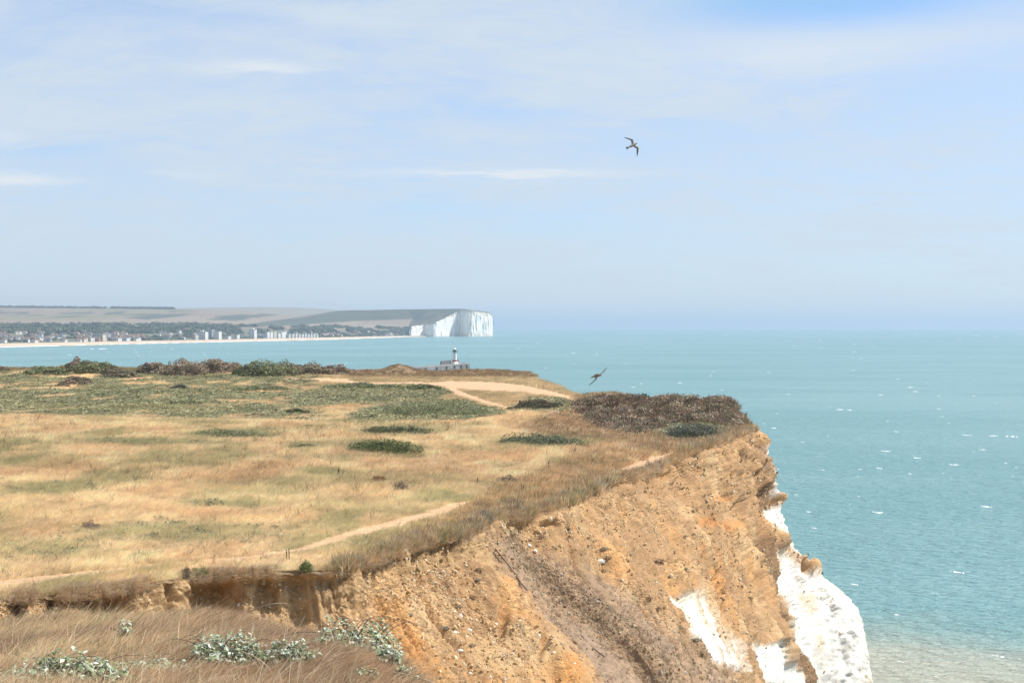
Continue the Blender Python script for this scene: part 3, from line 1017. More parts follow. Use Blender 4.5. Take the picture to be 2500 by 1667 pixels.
TG = [tuft_mesh('grass_tuft', 16, 0.42, 0.16, 0.55, 0.012, M_inst, 200 + i) for i in range(4)]
TGF = [tuft_mesh('grass_tuft_far', 12, 0.34, 0.20, 0.5, 0.028, M_inst, 220 + i, segs=2) for i in range(4)]
CL = [clump_mesh('scrub_clump', 40, 0.34, 0.17, 0.12, M_leafi, 240 + i) for i in range(4)]
TW = [tuft_mesh('heath_tuft', 18, 0.40, 0.22, 0.15, 0.030, M_leafi, 260 + i, segs=2) for i in range(3)]

# plateau grass and scrub: density falls with distance
NG = 330000
gp_px = rng.uniform(-420, 1860, NG)
gp_y = np.exp(rng.uniform(math.log(29), math.log(322), NG))
keep = gp_y > edge_y(np.minimum(gp_px, 1843)) + 0.02
keep &= ~((gp_px > 1843) & (gp_y < 128))
gp_px, gp_y = gp_px[keep], gp_y[keep]
gx = X_of(gp_px, gp_y)
ins = inside(gx, gp_y, LAND) | (gp_y < 120)
gx, gp_y = gx[ins], gp_y[ins]
gz = zland(gx, gp_y, False)
gpt = np.stack([gx, gp_y, gz], -1)
qpx, qpy = PJ(gpt)
vq = veg(qpx, qpy, gx, gp_y)
cq = veg_color(dict(vq, path=vq['path'] * 0), gx.shape)
r1 = rng.uniform(size=len(gx))
bare = vq['path'] > 0.35 + 0.3 * r1
leafy = np.clip(np.maximum(vq['green'] * 1.25 * sstep(vq['green'], 0.2, 0.5), np.maximum(0.05 * vq['gp'], vq['hump'])) * (0.72 + 0.6 * vq['n2']), 0, 0.8)
is_leaf = (r1 < leafy) & ~bare
heathy = np.clip(np.maximum(vq['heath'], 0.35 * vq['brown'] + 0.3 * vq['bank'] + 0.25 * vq['farb'] + 0.2 * vq['rust']), 0, 0.95)
is_h = (rng.uniform(size=len(gx)) < heathy) & ~bare & ~is_leaf
is_g = ~(bare | is_leaf | is_h)
fs = np.clip(gp_y / 55, 0.75, 2.6)


def emit(name, m, meshes, hs, cjit, colr, tilt=0.15, ws=1.0):
    n = int(m.sum())
    rot = np.stack([rng.normal(0, tilt, n), rng.normal(0, tilt, n), rng.normal(0, 0.5, n)], -1)
    if ws > 5:
        rot[:, 2] = rng.uniform(0, 6.28, n)
        ws = 1.0
    s = fs[m] * rng.uniform(0.7, 1.3, n)
    hz = hs * np.clip(fs[m], 0.75, 1.35) * rng.uniform(0.6, 1.3, n) * (1 + 0.5 * vq['n3'][m])
    gn_scatter(name, gpt[m] - A(0, 0, 0.02), rot, np.stack([s * ws, s * ws, hz], -1), jit(colr[m], cjit, n), meshes)


near = gp_y < 62
gb = np.clip(cq * 1.15, 0, 0.88)
emit('dry_grass', is_g & near, TG, 0.62, 0.20, gb)
emit('dry_grass', is_g & ~near, TGF, 0.85, 0.16, gb)
lc = np.zeros_like(cq); lc[:] = A(*GREEN)
lc = mixc(lc, DKGREEN, sstep(vq['n2'], -0.2, 0.5) * 0.8)
lc = mixc(lc, (0.36, 0.32, 0.17), sstep(vq['n1'], -0.1, 0.4) * 0.8)
lc = mixc(lc, (0.27, 0.27, 0.20), vq['hump'] * 0.7)
emit('green_scrub', is_leaf, CL, 1.0, 0.30, lc, ws=9)
hc = mixc(cq * 1.0, HEATH, vq['heath'] * 0.6)
hc = np.where((rng.uniform(size=len(hc)) < 0.22)[:, None], hc * 1.7, hc)
shrub = is_h & (rng.uniform(size=len(gx)) < 0.30 * vq['heath'])
emit('brown_heath', is_h & ~shrub, TW, 0.9, 0.38, hc)
sc_h = np.where((rng.uniform(size=len(hc)) < 0.4)[:, None], A(0.17, 0.15, 0.095), np.where((rng.uniform(size=len(hc)) < 0.35)[:, None], A(0.42, 0.33, 0.24), A(0.21, 0.145, 0.105)))
CLH = [clump_mesh('heath_clump', 80, 0.32, 0.24, 0.075, M_leafi, 270 + i) for i in range(4)]
emit('heath_shrubs', shrub, CLH, 1.9, 0.3, sc_h, ws=9)

# taller dead weeds standing in the grass
WD = [tuft_mesh('weed_stems', 7, 0.62, 0.10, 0.25, 0.020, M_inst, 290 + i, segs=3, droop=0.1) for i in range(3)]
wn_ = fbm(gx * 0.12, gp_y * 0.06, oct=3, seed=109)
wsel = is_g & (rng.uniform(size=len(gx)) < 0.022 * np.clip(0.5 + 2.2 * wn_, 0.05, 2) * np.clip(gp_y / 60, 0.6, 1.5)) & (gp_y < 170)
n = int(wsel.sum())
ws_ = np.clip(gp_y[wsel] / 70, 0.6, 1.5)[:, None] * rng.uniform(0.5, 1.1, (n, 1))
gn_scatter('dead_weeds', gpt[wsel], np.stack([rng.normal(0, .1, n), rng.normal(0, .1, n), rng.uniform(0, 6.28, n)], -1), np.repeat(ws_, 3, 1),
           jit(np.where((rng.uniform(size=n) < .6)[:, None], A(0.20, 0.13, 0.085), A(0.24, 0.225, 0.12)), 0.3, n), WD)

# ragged dead grass hanging over the broken turf edge
NE = 7000
ei = rng.integers(0, ncor, NE)
epx = EDGE_PX[ei] + rng.normal(0, 2, NE)
ok = (epx > -300) & (epx < 1843)
epx = epx[ok]
ey = edge_y(epx) + rng.uniform(-0.15, 0.35, len(epx))
ex = X_of(epx, ey)
ez = zland(ex, ey, False) - 0.10 * (ey < edge_y(epx))
dens = fbm(epx * 0.02, epx * 0, oct=3, seed=111)
kk = rng.uniform(size=len(epx)) < 0.45 + 0.9 * dens
epx, ey, ex, ez = epx[kk], ey[kk], ex[kk], ez[kk]
n = len(ex)
hang = ey < edge_y(epx) + 0.05
rot = np.stack([np.where(hang, rng.uniform(0.7, 1.9, n), rng.normal(0.15, 0.3, n)), rng.normal(0, 0.3, n), rng.normal(0, 0.6, n)], -1)
sc_ = np.clip(ey / 48, 0.7, 2.2) * rng.uniform(0.6, 1.2, n)
ecol = np.where((rng.uniform(size=n) < 0.5)[:, None], A(0.56, 0.46, 0.33), A(0.54, 0.36, 0.20))
gn_scatter('edge_grass', np.stack([ex, ey, ez], -1), rot, np.stack([sc_, sc_, sc_ * 0.8], -1), jit(ecol, 0.25, n), TG)

# rough dry scrub standing along the brink
NS_ = 5200
qx_ = rng.uniform(820, 1840, NS_)
qd_ = np.abs(rng.normal(0, 1, NS_)) * np.interp(qx_, [820, 1000, 1250, 1840], [0.35, 0.9, 2.6, 2.2])
qy_ = edge_y(qx_) + 0.05 + qd_
qn_ = fbm(qx_ * 0.02, qd_ * 0.5, oct=3, seed=113)
kk = rng.uniform(size=NS_) < np.clip(0.45 + 1.3 * qn_, 0.03, 1)
qx_, qy_, qn_ = qx_[kk], qy_[kk], qn_[kk]
xs_ = X_of(qx_, qy_)
zs_ = zland(xs_, qy_, False)
n = len(xs_)
pm__ = np.max(np.stack(path_mask(*PJ(np.stack([xs_, qy_, zs_], -1)))), 0)
kk = (pm__ < 0.3) & ~((qx_ > 1470) & (qx_ < 1660) & (qy_ > edge_y(qx_) + 0.8))
xs_, qy_, zs_, qn_ = xs_[kk], qy_[kk], zs_[kk], qn_[kk]
n = len(xs_)
pal_ = np.array([(0.50, 0.30, 0.14), (0.38, 0.25, 0.15), (0.46, 0.37, 0.27), (0.34, 0.30, 0.15), (0.60, 0.43, 0.24)])
pc_ = pal_[np.clip(((qn_ + .4) * 4 + rng.normal(0, 1.1, n)), 0, 4.99).astype(int)]
ss_ = np.clip(qy_ / 60, 0.7, 1.5) * rng.uniform(0.6, 1.35, n)
gn_scatter('brink_scrub', np.stack([xs_, qy_, zs_ - .03], -1), np.stack([rng.normal(0.1, .22, n), rng.normal(0, .22, n), rng.uniform(0, 6.28, n)], -1),
           np.stack([ss_, ss_, ss_ * (1.15 + .8 * qn_)], -1), jit(pc_, 0.28, n), TW)

# flints and clods lying on the cliff face
NSF = 90000
ui = rng.integers(3, NU - 40, NSF)
vi = rng.integers(8, NV - 34, NSF)
sp_ = cliff_grid[ui, vi]
spx, spy = FPX[ui, vi], FPY[ui, vi]
stn = fbm(sp_[:, 0] * 0.3, sp_[:, 1] * 0.3, sp_[:, 2] * 0.3, oct=3, seed=121)
prob = np.clip(0.45 + 1.1 * stn, 0.05, 1) * (1 - 0.93 * chalk[ui, vi]) * (1 - 0.6 * scarp[ui, vi])
kk = (rng.uniform(size=NSF) < prob) & (spx > -200) & (spy < 1720)
sp_, ui, vi = sp_[kk], ui[kk], vi[kk]
n = len(sp_)
ssz = np.clip(0.030 * (sp_[:, 1] / 40) ** 0.8, 0.02, 0.075) * np.exp(rng.normal(0, 0.42, n))
bz = brownz[ui, vi][:, None]
pal = np.array([(0.52, 0.38, 0.21), (0.62, 0.49, 0.32), (0.44, 0.28, 0.14), (0.40, 0.25, 0.11), (0.72, 0.66, 0.55), (0.30, 0.20, 0.12)])
scol = pal[rng.choice(6, n, p=[.30, .22, .2, .14, .05, .09])]
scol = scol * (1 - 0.38 * bz)
gn_scatter('flint_gravel', sp_, rng.uniform(0, 6.28, (n, 3)), np.repeat(ssz[:, None], 3, 1), jit(scol, 0.12, n),
           [stone_mesh('flint', 300 + i, M_stone) for i in range(4)])
# sparse dead stems on the brown slump
NSD = 5200
ui = rng.integers(3, NU - 60, NSD * 8); vi = rng.integers(20, NV - 36, NSD * 8)
kk = rng.uniform(size=NSD * 8) < brownz[ui, vi] * 0.5 + 0.03 * (1 - chalk[ui, vi]) + 0.08 * dirtr[ui, vi]
ui, vi = ui[kk][:NSD * 2], vi[kk][:NSD * 2]
dp = cliff_grid[ui, vi]
n = len(dp)
dsc = np.clip(dp[:, 1] / 60, 0.6, 1.7)[:, None] * rng.uniform(0.35, 0.95, (n, 1))
gn_scatter('dead_stems', dp, np.stack([rng.uniform(0.2, 0.9, n), rng.normal(0, 0.4, n), rng.uniform(0, 6.28, n)], -1),
           np.repeat(dsc, 3, 1), jit(np.where((rng.uniform(size=n) < .4)[:, None], A(0.36, 0.29, 0.22), A(0.27, 0.18, 0.11)), 0.3, n), TG)

# foreground grass
TN = [tuft_mesh('near_grass_tuft', 14, 0.46, 0.14, 0.6, 0.011, M_inst, 280 + i, segs=4, droop=0.5) for i in range(5)]
NFG = 60000
yy_ = np.sqrt(rng.uniform(8.5 ** 2, 32.5 ** 2, NFG))
xx_ = X_of(rng.uniform(-330, 1240, NFG), yy_)
d_, _ = seg_dist(xx_, yy_, FEDGE)
kk = inside(xx_, yy_, FPOLY) | (d_ < 0.5 * rng.uniform(size=NFG) ** 2)
kk &= (d_ > 0.9) | (rng.uniform(size=NFG) < 0.55)
xx_, yy_ = xx_[kk], yy_[kk]
fz_ = zfore(xx_, yy_)
n = len(xx_)
fnn = fbm(xx_ * 0.5, yy_ * 0.3, oct=3, seed=131)
sidef = sstep(X_of(500, yy_) - xx_, -2, 3)
fcol = np.zeros((n, 3)); fcol[:] = A(0.72, 0.52, 0.32)
fcol = mixc(fcol, (0.80, 0.59, 0.36), np.clip(sidef * 0.75 + 0.5 * fnn, 0, 1))
fcol = mixc(fcol, (0.46, 0.30, 0.19), sstep(-fnn, 0.0, 0.45) * 0.8)
fcol = mixc(fcol, (0.40, 0.25, 0.155), (1 - sidef) * np.clip(0.7 + 0.8 * fnn, 0, 1))
fcol = np.where((rng.uniform(size=n) < 0.07)[:, None], A(0.20, 0.13, 0.09), fcol)
fcol = np.where((rng.uniform(size=n) < 0.10)[:, None], A(0.20, 0.21, 0.085), fcol)
s1 = np.clip(yy_ / 22, 0.75, 1.3) * rng.uniform(0.6, 1.25, n)
gn_scatter('foreground_grass', np.stack([xx_, yy_, fz_ - 0.02], -1), np.stack([rng.normal(0, 0.25, n), rng.normal(0.1, 0.25, n), rng.normal(0, 0.6, n)], -1),
           np.stack([s1, s1, s1 * 0.75], -1), jit(fcol, 0.32, n), TN)


# pale seeding stems standing above the near grass
sel = rng.integers(0, len(xx_), 1500)
n = len(sel)
sv_ = rng.uniform(0.55, 1.15, (n, 1))
gn_scatter('pale_stems', np.stack([xx_[sel], yy_[sel], fz_[sel]], -1), np.stack([rng.normal(0, .25, n), rng.normal(0.15, .3, n), rng.normal(0, .8, n)], -1), np.repeat(sv_, 3, 1),
           jit(np.tile(A(0.72, 0.58, 0.40), (n, 1)), 0.2, n), [tuft_mesh('pale_stem', 4, 0.66, 0.12, 0.5, 0.010, M_inst, 296 + i, segs=5, droop=0.35) for i in range(3)])

# ------------------------------------------------------------------ far shore: beach, downs, chalk headland
def y_sea(py):
    """distance at which the sea surface is seen at height py"""
    k = (np.asarray(py, float) - 793) / F
    lo = np.full(np.shape(k), 50.0); hi = np.full(np.shape(k), 25000.0)
    for _ in range(60):
        m = 0.5 * (lo + hi)
        f = EYE / m + m / (2 * REARTH) - k
        lo = np.where(f > 0, m, lo); hi = np.where(f > 0, hi, m)
    return 0.5 * (lo + hi)


DPX = np.array([-420, -200, 0, 300, 450, 600, 700, 770, 830, 900, 1000, 1040], float)
sh_py = np.interp(DPX, [-420, 0, 280, 450, 800, 1000], [853, 848, 841, 837, 829.5, 822.5])
bt_py = np.interp(DPX, [-420, 0, 280, 450, 650, 800, 900, 1000], [843, 838.5, 833.5, 830.5, 826.5, 823.8, 821.5, 819.8])
Y0 = y_sea(sh_py)
Y1 = Y0 + np.interp(DPX, [0, 1000], [75, 40])
rows_py = [bt_py,
           np.interp(DPX, [-420, 0, 300, 450, 600, 700, 800, 900, 1000], [826, 824, 822, 820, 818.5, 817.5, 816.5, 815.5, 817]),
           np.interp(DPX, [-420, 0, 300, 450, 600, 700, 800, 900, 1000], [811, 809, 807, 806, 807, 808, 809, 810, 813]),
           np.array([788, 787, 786, 785, 785, 788, 791, 790, 790, 790, 795., 801.]),
           np.array([770, 769, 768, 768, 769, 772, 777, 774, 771, 771, 777., 784.]),
           np.array([749, 749.5, 750.5, 753, 755, 759, 770, 766, 758.5, 757, 755., 757.])]
rows_Y = [Y1, Y1 + 420, Y1 + np.interp(DPX, [0, 1000], [1100, 450]),
          np.array([5000, 5000, 5000, 5100, 5200, 5400, 5600, 5650, 5700, 5750, 5650., 5650.]),
          np.array([6200, 6200, 6200, 6200, 6200, 6200, 6000, 5950, 5900, 5900, 5800., 5800.]),
          np.array([7400, 7400, 7400, 7300, 7200, 7000, 6600, 6300, 6200, 6100, 6050., 6050.])]
dc = [np.stack([X_of(DPX, Y0), Y0, -drop(Y0 ** 2) - 1.5], -1)]
dc += [P(DPX, a, b) for a, b in zip(rows_py, rows_Y)]
bk = P(DPX, rows_py[-1], rows_Y[-1]) + A(0, 900, -60)
dc.append(bk)
dc = np.array(dc)                                   # rows, cols, 3
NDU, NDV = 420, 200
du = np.linspace(0, len(DPX) - 1, NDU)
dv = np.concatenate([np.linspace(0, 1, 16), np.linspace(1, 6, NDV)[1:], np.linspace(6, 7, 8)[1:]])


def downs_pt(u, v):
    q = np.array([crom(r, u) for r in dc])          # rows, n, 3
    i = np.clip(np.floor(v).astype(int), 0, len(dc) - 2)
    f = v - i
    n_ = np.arange(len(u))
    return q[i, n_] * (1 - f)[:, None] + q[i + 1, n_] * f[:, None]


DU, DV = np.meshgrid(du, dv, indexing='ij')
D = downs_pt(DU.ravel(), DV.ravel()).reshape(DU.shape + (3,))
D[..., 2] += (4.0 * fbm(D[..., 0] * 0.004, D[..., 1] * 0.002, oct=4, seed=141)) * sstep(DV, 2.5, 4.0) * (1 - sstep(DV, 5.6, 6.0))
dpx, dpy = PJ(D)
dn = fbm(D[..., 0] * 0.004, D[..., 1] * 0.0012, oct=4, seed=143)
dn2 = fbm(D[..., 0] * 0.0016, D[..., 1] * 0.0007, oct=3, seed=145)
dcol = np.zeros(D.shape); dcol[:] = A(0.36, 0.27, 0.185)
dcol = mixc(dcol, (0.30, 0.27, 0.14), sstep(dn2, -0.1, 0.35))
dcol = mixc(dcol, (0.40, 0.32, 0.22), sstep(-dn2, 0.05, 0.4) * 0.8)
wood = sstep(dn, 0.18, 0.32) * sstep(DV, 3.6, 4.2) * (1 - sstep(DV, 5.5, 5.9))
for pl in ([(740, 772), (790, 764), (830, 754), (1010, 748), (1130, 748), (1130, 765), (1000, 779), (860, 784), (700, 795), (560, 800), (640, 786)],
           [(300, 776), (380, 768), (470, 765), (440, 772), (360, 780)], [(140, 764), (225, 761), (222, 766), (150, 767)], [(250, 763), (305, 759), (300, 767), (255, 769)],
           [(40, 762), (70, 761), (68, 767), (42, 767)], [(520, 779), (600, 772), (690, 764), (770, 762), (690, 768), (600, 777)]):
    wood = np.maximum(wood, polymask(dpx + 6 * dn, dpy + dn, pl, 8, 4.0))
dcol = mixc(dcol, (0.085, 0.105, 0.065), wood * 0.9)
dcol = mixc(dcol * A(0.62, 0.62, 0.66), (0.14, 0.145, 0.095), (1 - sstep(DV, 2.9, 3.6)) * 0.85)
fd = grid_faces(NDU, len(dv))
fb = (DV.reshape(-1)[fd].mean(1) < 1.0)
Df, Dcf = D.reshape(-1, 3), dcol.reshape(-1, 3)
for nm, m in (('beach', fb), ('downs', ~fb)):
    idx, inv = np.unique(fd[m], return_inverse=True)
    cc = Dcf[idx] if nm == 'downs' else np.tile(A(0.50, 0.39, 0.29), (len(idx), 1))
    obj(nm, mesh_np(nm, Df[idx], inv.reshape(-1, 4), M_far, cc), kind='structure')

# faint range behind
hp = np.array([250, 400, 520, 640, 720, 780, 830, 900], float)
ht = P(hp, np.array([757, 754, 751.5, 750, 751, 753.5, 758, 766.]), 10500.0)
hr = np.array([ht + A(0, -1800, -90), ht + A(0, -700, -22), ht, ht + A(0, 700, -30)])
hu = np.linspace(0, len(hp) - 1, 120)
hv = np.linspace(0, 3, 30)
H_ = np.array([crom(r, hu) for r in hr])
H_ = crom(H_, hv)
hcol = np.zeros(H_.shape); hcol[:] = A(0.22, 0.19, 0.13)
hcol = mixc(hcol, (0.10, 0.12, 0.07), sstep(fbm(H_[..., 0] * 0.002, H_[..., 1] * 0.001, oct=3, seed=151), 0.1, 0.3))
obj('far_hills', mesh_np('far_hills', H_, grid_faces(30, 120), M_far, hcol), kind='structure')

# chalk headland: folded white cliff with a turf top
TP = np.array([(1001, 801, 5222), (1003, 799, 5224), (1008, 796, 5230), (1036, 792, 5300), (1048, 791, 5265), (1062, 787, 5235), (1076, 781, 5290), (1090, 774, 5345), (1108, 764.5, 5415),
               (1120, 758.5, 5440), (1132, 756, 5415), (1146, 757.5, 5375), (1160, 760, 5405), (1180, 762, 5460), (1193, 763.5, 5510), (1200, 768, 5590), (1203, 775, 5720), (1203, 778, 5990)], float)
nt = len(TP)
tu = np.linspace(0, nt - 1, 420)
TQ = crom(TP, tu)
TQ[:, 1] += 0.5 * fbm(TQ[:, 0] * 0.25, TQ[:, 0] * 0, oct=3, seed=161)
top3 = P(TQ[:, 0], TQ[:, 1], TQ[:, 2])
base3 = top3.copy()
base3[:, 2] = -drop(base3[:, 1] ** 2) - 2
hv2 = np.linspace(0, 1, 40)
CLF = top3[:, None, :] * (1 - hv2[None, :, None]) + base3[:, None, :] * hv2[None, :, None]
ra = np.arange(len(tu))[:, None] * 0.30 + 0 * hv2[None, :]
but = fbm(ra * 0.45, hv2[None, :] * 1.6 + ra * 0.05, oct=4, seed=163)
CLF[..., 1] -= (20 * hv2[None, :] + 13 * but) * sstep(hv2, 0.0, 0.12)[None, :]
CLF[..., 0] += 3.5 * fbm(ra * 0.8, hv2[None, :] * 2, oct=3, seed=165) * sstep(hv2, 0, 0.2)[None, :] * (TQ[:, 0] < 1195)[:, None]
ccol = np.zeros(CLF.shape); ccol[:] = A(0.80, 0.78, 0.73)
st_ = fbm(ra * 1.0, hv2[None, :] * 1.3, oct=4, seed=167)
ccol = mixc(ccol, (0.52, 0.46, 0.36), sstep(st_, 0.05, 0.45) * sstep(TQ[:, 0], 1105, 1135)[:, None] * (1 - 0.7 * hv2)[None, :])
ccol = mixc(ccol, (0.42, 0.36, 0.26), (1 - sstep(hv2 + 0.12 * st_, 0.02, 0.10))[...] * 0.7 + np.zeros(ccol.shape[:2]))
ccol = mixc(ccol, (0.66, 0.55, 0.42), sstep(hv2, 0.8, 0.98)[None, :] * 0.5 + np.zeros(ccol.shape[:2]))
hpy = np.interp(TQ[:, 0], [985, 1000, 1048, 1090, 1122, 1135, 1156, 1193, 1200, 1203], [758, 755.2, 754.5, 754, 753.8, 753.8, 757.5, 761.5, 766, 773])
hY = np.maximum(TQ[:, 2] + 25, np.interp(TQ[:, 0], [985, 1100, 1135, 1203], [6050, 5800, 5450, 5650]))
rid = P(TQ[:, 0], np.minimum(hpy, TQ[:, 1] - 0.3), hY)
hv3 = np.linspace(0, 1, 24)
TOPS = top3[:, None, :] * (1 - hv3[None, :, None]) + rid[:, None, :] * hv3[None, :, None]
TOPS[..., 2] -= (33 * 4 * hv3 * (1 - hv3))[None, :] * (1 - sstep(TQ[:, 0], 1001, 1048))[:, None]
bk2 = rid + A(0, 250, -45)
TOPS = np.concatenate([TOPS, bk2[:, None, :]], 1)
tpx, tpy = PJ(TOPS)
tcol = np.zeros(TOPS.shape); tcol[:] = A(0.06, 0.07, 0.048)
tn = fbm(TOPS[..., 0] * 0.008, TOPS[..., 1] * 0.003, oct=4, seed=169)
tcol = mixc(tcol, (0.15, 0.13, 0.09), sstep(tn, 0.1, 0.5) * 0.6)
tcol = mixc(tcol, (0.17, 0.145, 0.10), sstep(tpy, 772, 790) * 0.6)
head = bpy.data.objects.new('chalk_headland', None)
C.objects.link(head)
head['kind'] = 'structure'
obj('cliff_face', mesh_np('cliff_face', CLF, grid_faces(len(tu), 40), M_chalkfar, ccol), parent=head)
obj('turf_top', mesh_np('turf_top', TOPS, grid_faces(len(tu), 25), M_far, tcol), parent=head)

# ------------------------------------------------------------------ town on the far shore
def u_of(px):
    return np.interp(px, DPX, np.arange(len(DPX)))


def town_pt(px, v):
    return downs_pt(np.array([u_of(px)], float), np.array([v], float))[0]


def box_v(x0, x1, y0, y1, z0, z1):
    v = [(x, y, z) for z in (z0, z1) for (x, y) in ((x0, y0), (x1, y0), (x1, y1), (x0, y1))]
    f = [(0, 3, 2, 1), (4, 5, 6, 7), (0, 1, 5, 4), (1, 2, 6, 5), (2, 3, 7, 6), (3, 0, 4, 7)]
    return v, f


def join(parts):
    V, Fc, Mi = [], [], []
    for (v, f, m) in parts:
        b = len(V)
        V += list(v)
        Fc += [tuple(i + b for i in q) for q in f]
        Mi += [m] * len(f)
    return V, Fc, Mi


def house_mesh(w_, d_, h_, rh, wall, roof):
    v = [(-w_ / 2, -d_ / 2, -2), (w_ / 2, -d_ / 2, -2), (w_ / 2, d_ / 2, -2), (-w_ / 2, d_ / 2, -2),
         (-w_ / 2, -d_ / 2, h_), (w_ / 2, -d_ / 2, h_), (w_ / 2, d_ / 2, h_), (-w_ / 2, d_ / 2, h_)]
    f = [(0, 1, 5, 4), (1, 2, 6, 5), (2, 3, 7, 6), (3, 0, 4, 7)]
    o = 0.4
    r = [(-w_ / 2 - o, -d_ / 2 - o, h_ - 0.05), (w_ / 2 + o, -d_ / 2 - o, h_ - 0.05), (w_ / 2 + o, d_ / 2 + o, h_ - 0.05), (-w_ / 2 - o, d_ / 2 + o, h_ - 0.05),
         (-w_ / 2 + w_ * .18, 0, h_ + rh), (w_ / 2 - w_ * .18, 0, h_ + rh)]
    rf = [(0, 1, 5, 4), (1, 2, 5), (2, 3, 4, 5), (3, 0, 4), (0, 3, 2, 1)]
    c, cf_ = box_v(w_ * .2, w_ * .2 + .9, -.4, .5, h_ + rh * .3, h_ + rh + .9)
    wv = []
    for i in range(3):
        for zz in ((0.9, 2.2), (3.6, 4.9)):
            if zz[1] > h_:
                continue
            x = -w_ / 2 + w_ * (i + 0.5) / 3
            q, qf = box_v(x - .55, x + .55, -d_ / 2 - .04, -d_ / 2 + .1, zz[0], zz[1])
            wv.append((q, qf, 2))
    V, Fc, Mi = join([(v, f, 0), (r, rf, 1), (c, cf_, 0)] + wv)
    return poly_mesh('house', V, Fc, [wall, roof, M_win], Mi)


HM = {}
for wn, wm in (('white', M_white), ('cream', M_cream), ('brick', M_brick), ('grey', M_greyw)):
    for rn, rm in (('red-brown', M_rooft), ('slate', M_roofs)):
        for k, (a, b, c_, d_) in enumerate(((11, 8, 5.2, 3), (15, 8, 5.4, 3.2), (9, 9, 7.2, 3))):
            HM[(wn, rn, k)] = house_mesh(a, b, c_, d_, wm, rm)
hr_ = random.Random(21)
sizes = ('broad', 'long', 'tall narrow')
def rowname(v):
    return 'just behind the beach' if v < 1.5 else 'in middle streets' if v < 2.3 else 'high among trees'


def whichpart(px):
    return 'left part of the far town' if px < 260 else 'left of the tall flats' if px < 460 else \
        'among the tall flats' if px < 700 else 'town end nearest the white cliff'


for i in range(215):
    px = hr_.uniform(-60, 985) if i % 3 else hr_.uniform(-60, 330)
    v = 1.03 + 1.9 * hr_.random() ** 1.4 if px < 700 else 1.05 + 1.5 * hr_.random()
    if 455 < px < 545 and v < 1.3:
        continue
    p = town_pt(px, v)
    wn = hr_.choices(('white', 'cream', 'brick', 'grey'), (0.36, 0.22, 0.26, 0.16))[0]
    rn = hr_.choices(('red-brown', 'slate'), (0.6, 0.4))[0]
    k = hr_.choices((0, 1, 2), (.5, .3, .2))[0]
    o = obj('house', HM[(wn, rn, k)], label='%s %s house, %s roof, %s, %s' % (sizes[k], wn, rn, rowname(v), whichpart(px)),
            cat='house', group='houses of the far seaside town', loc=tuple(p))
    o.rotation_euler.z = math.radians(hr_.uniform(-25, 25) - 20)
    o.scale = (1.0, 1.0, hr_.uniform(.9, 1.15))


def flats(px, v, wpx, hpx, nf, nb, label, wall=M_white, depth=16, pent=False):
    p = town_pt(px, v)
    sc = p[1] / F
    w_, h_ = wpx * sc, hpx * sc
    r = bpy.data.objects.new('apartment_block', None)
    C.objects.link(r)
    r.location = tuple(p)
    r.rotation_euler.z = math.radians(-14)
    r['label'] = label
    r['category'] = 'flats'
    r['group'] = 'apartment blocks on the seafront'
    bv, bf = box_v(-w_ / 2, w_ / 2, 0, depth, -4, h_)
    obj('wall', poly_mesh('wall', bv, bf, wall), parent=r)
    rv, rf = box_v(-w_ / 2 - .5, w_ / 2 + .5, -.5, depth + .5, h_, h_ + .7)
    ro = obj('roof', poly_mesh('roof', rv, rf, M_greyw), parent=r)
    if pent:
        bv, bf = box_v(-w_ * .2, w_ * .15, depth * .3, depth * .7, h_ + .7, h_ + 4)
        obj('lift_house', poly_mesh('lift_house', bv, bf, wall), parent=ro)
    fh = h_ / nf
    wv, wf = box_v(-0.36, 0.36, -.12, .2, 0.28, 0.78)
    wme = poly_mesh('window', [(a * w_ / nb, b, c_ * fh) for a, b, c_ in wv], wf, M_win)
    sv, sf = box_v(-.42, .42, -1.0, 0, 0.10, 0.17)
    sme = poly_mesh('balcony', [(a * w_ / nb, b, c_ * fh) for a, b, c_ in sv], sf, wall)
    sv, sf = box_v(w_ / 2 - .1, w_ / 2 + .12, -.6, .6, .25, .75)
    eme = poly_mesh('window', [(a, b * 2, c_ * fh) for a, b, c_ in sv], sf, M_win)
    for i in range(nf):
        for j in range(nb):
            x = -w_ / 2 + w_ * (j + .5) / nb
            obj('window', wme, parent=r, loc=(x, 0, i * fh))
            if j % 2 == 0:
                obj('balcony', sme, parent=r, loc=(x, -.02, i * fh))
        for q in (.3, .7):
            obj('window', eme, parent=r, loc=(0, depth * q, i * fh))


flats(226, 1.10, 28, 17, 5, 5, 'square cream block of flats with dark balconies near the left beach', M_cream)
flats(206, 1.08, 7, 9, 3, 2, 'narrow pale block left of the square balconied flats', M_white)
flats(246, 1.45, 14, 14, 4, 3, 'grey block of flats behind the square balconied flats', M_greyw)
flats(273, 1.06, 20, 7, 2, 4, 'low white seafront terrace right of the square balconied flats')
flats(301, 1.06, 18, 7, 2, 4, 'low white seafront terrace, middle of three in a row')
flats(324, 1.06, 12, 7, 2, 3, 'low white seafront terrace, rightmost of three in a row')
flats(131, 2.0, 34, 5, 2, 8, 'long low pale blue building high in the town on the left', M_white, 10)
flats(88, 1.35, 16, 7, 2, 4, 'bright white guest house left of centre in the near town')
flats(128, 1.5, 14, 6, 2, 4, 'white long-fronted house right of the bright guest house')
flats(473, 1.06, 8, 12, 4, 2, 'small cream block at the left end of the tall flats', M_cream)
flats(489, 1.07, 24, 19, 8, 5, 'tall white block of flats, left of the tall pair', pent=True)
flats(508, 1.22, 14, 22, 9, 3, 'tall grey block between and behind the white pair of flats', M_greyw)
flats(524, 1.05, 15, 19, 8, 4, 'tall cream-white block of flats, right of the tall pair', M_white)
flats(546, 1.05, 16, 7, 2, 4, 'low white building just right of the tall pair of flats')
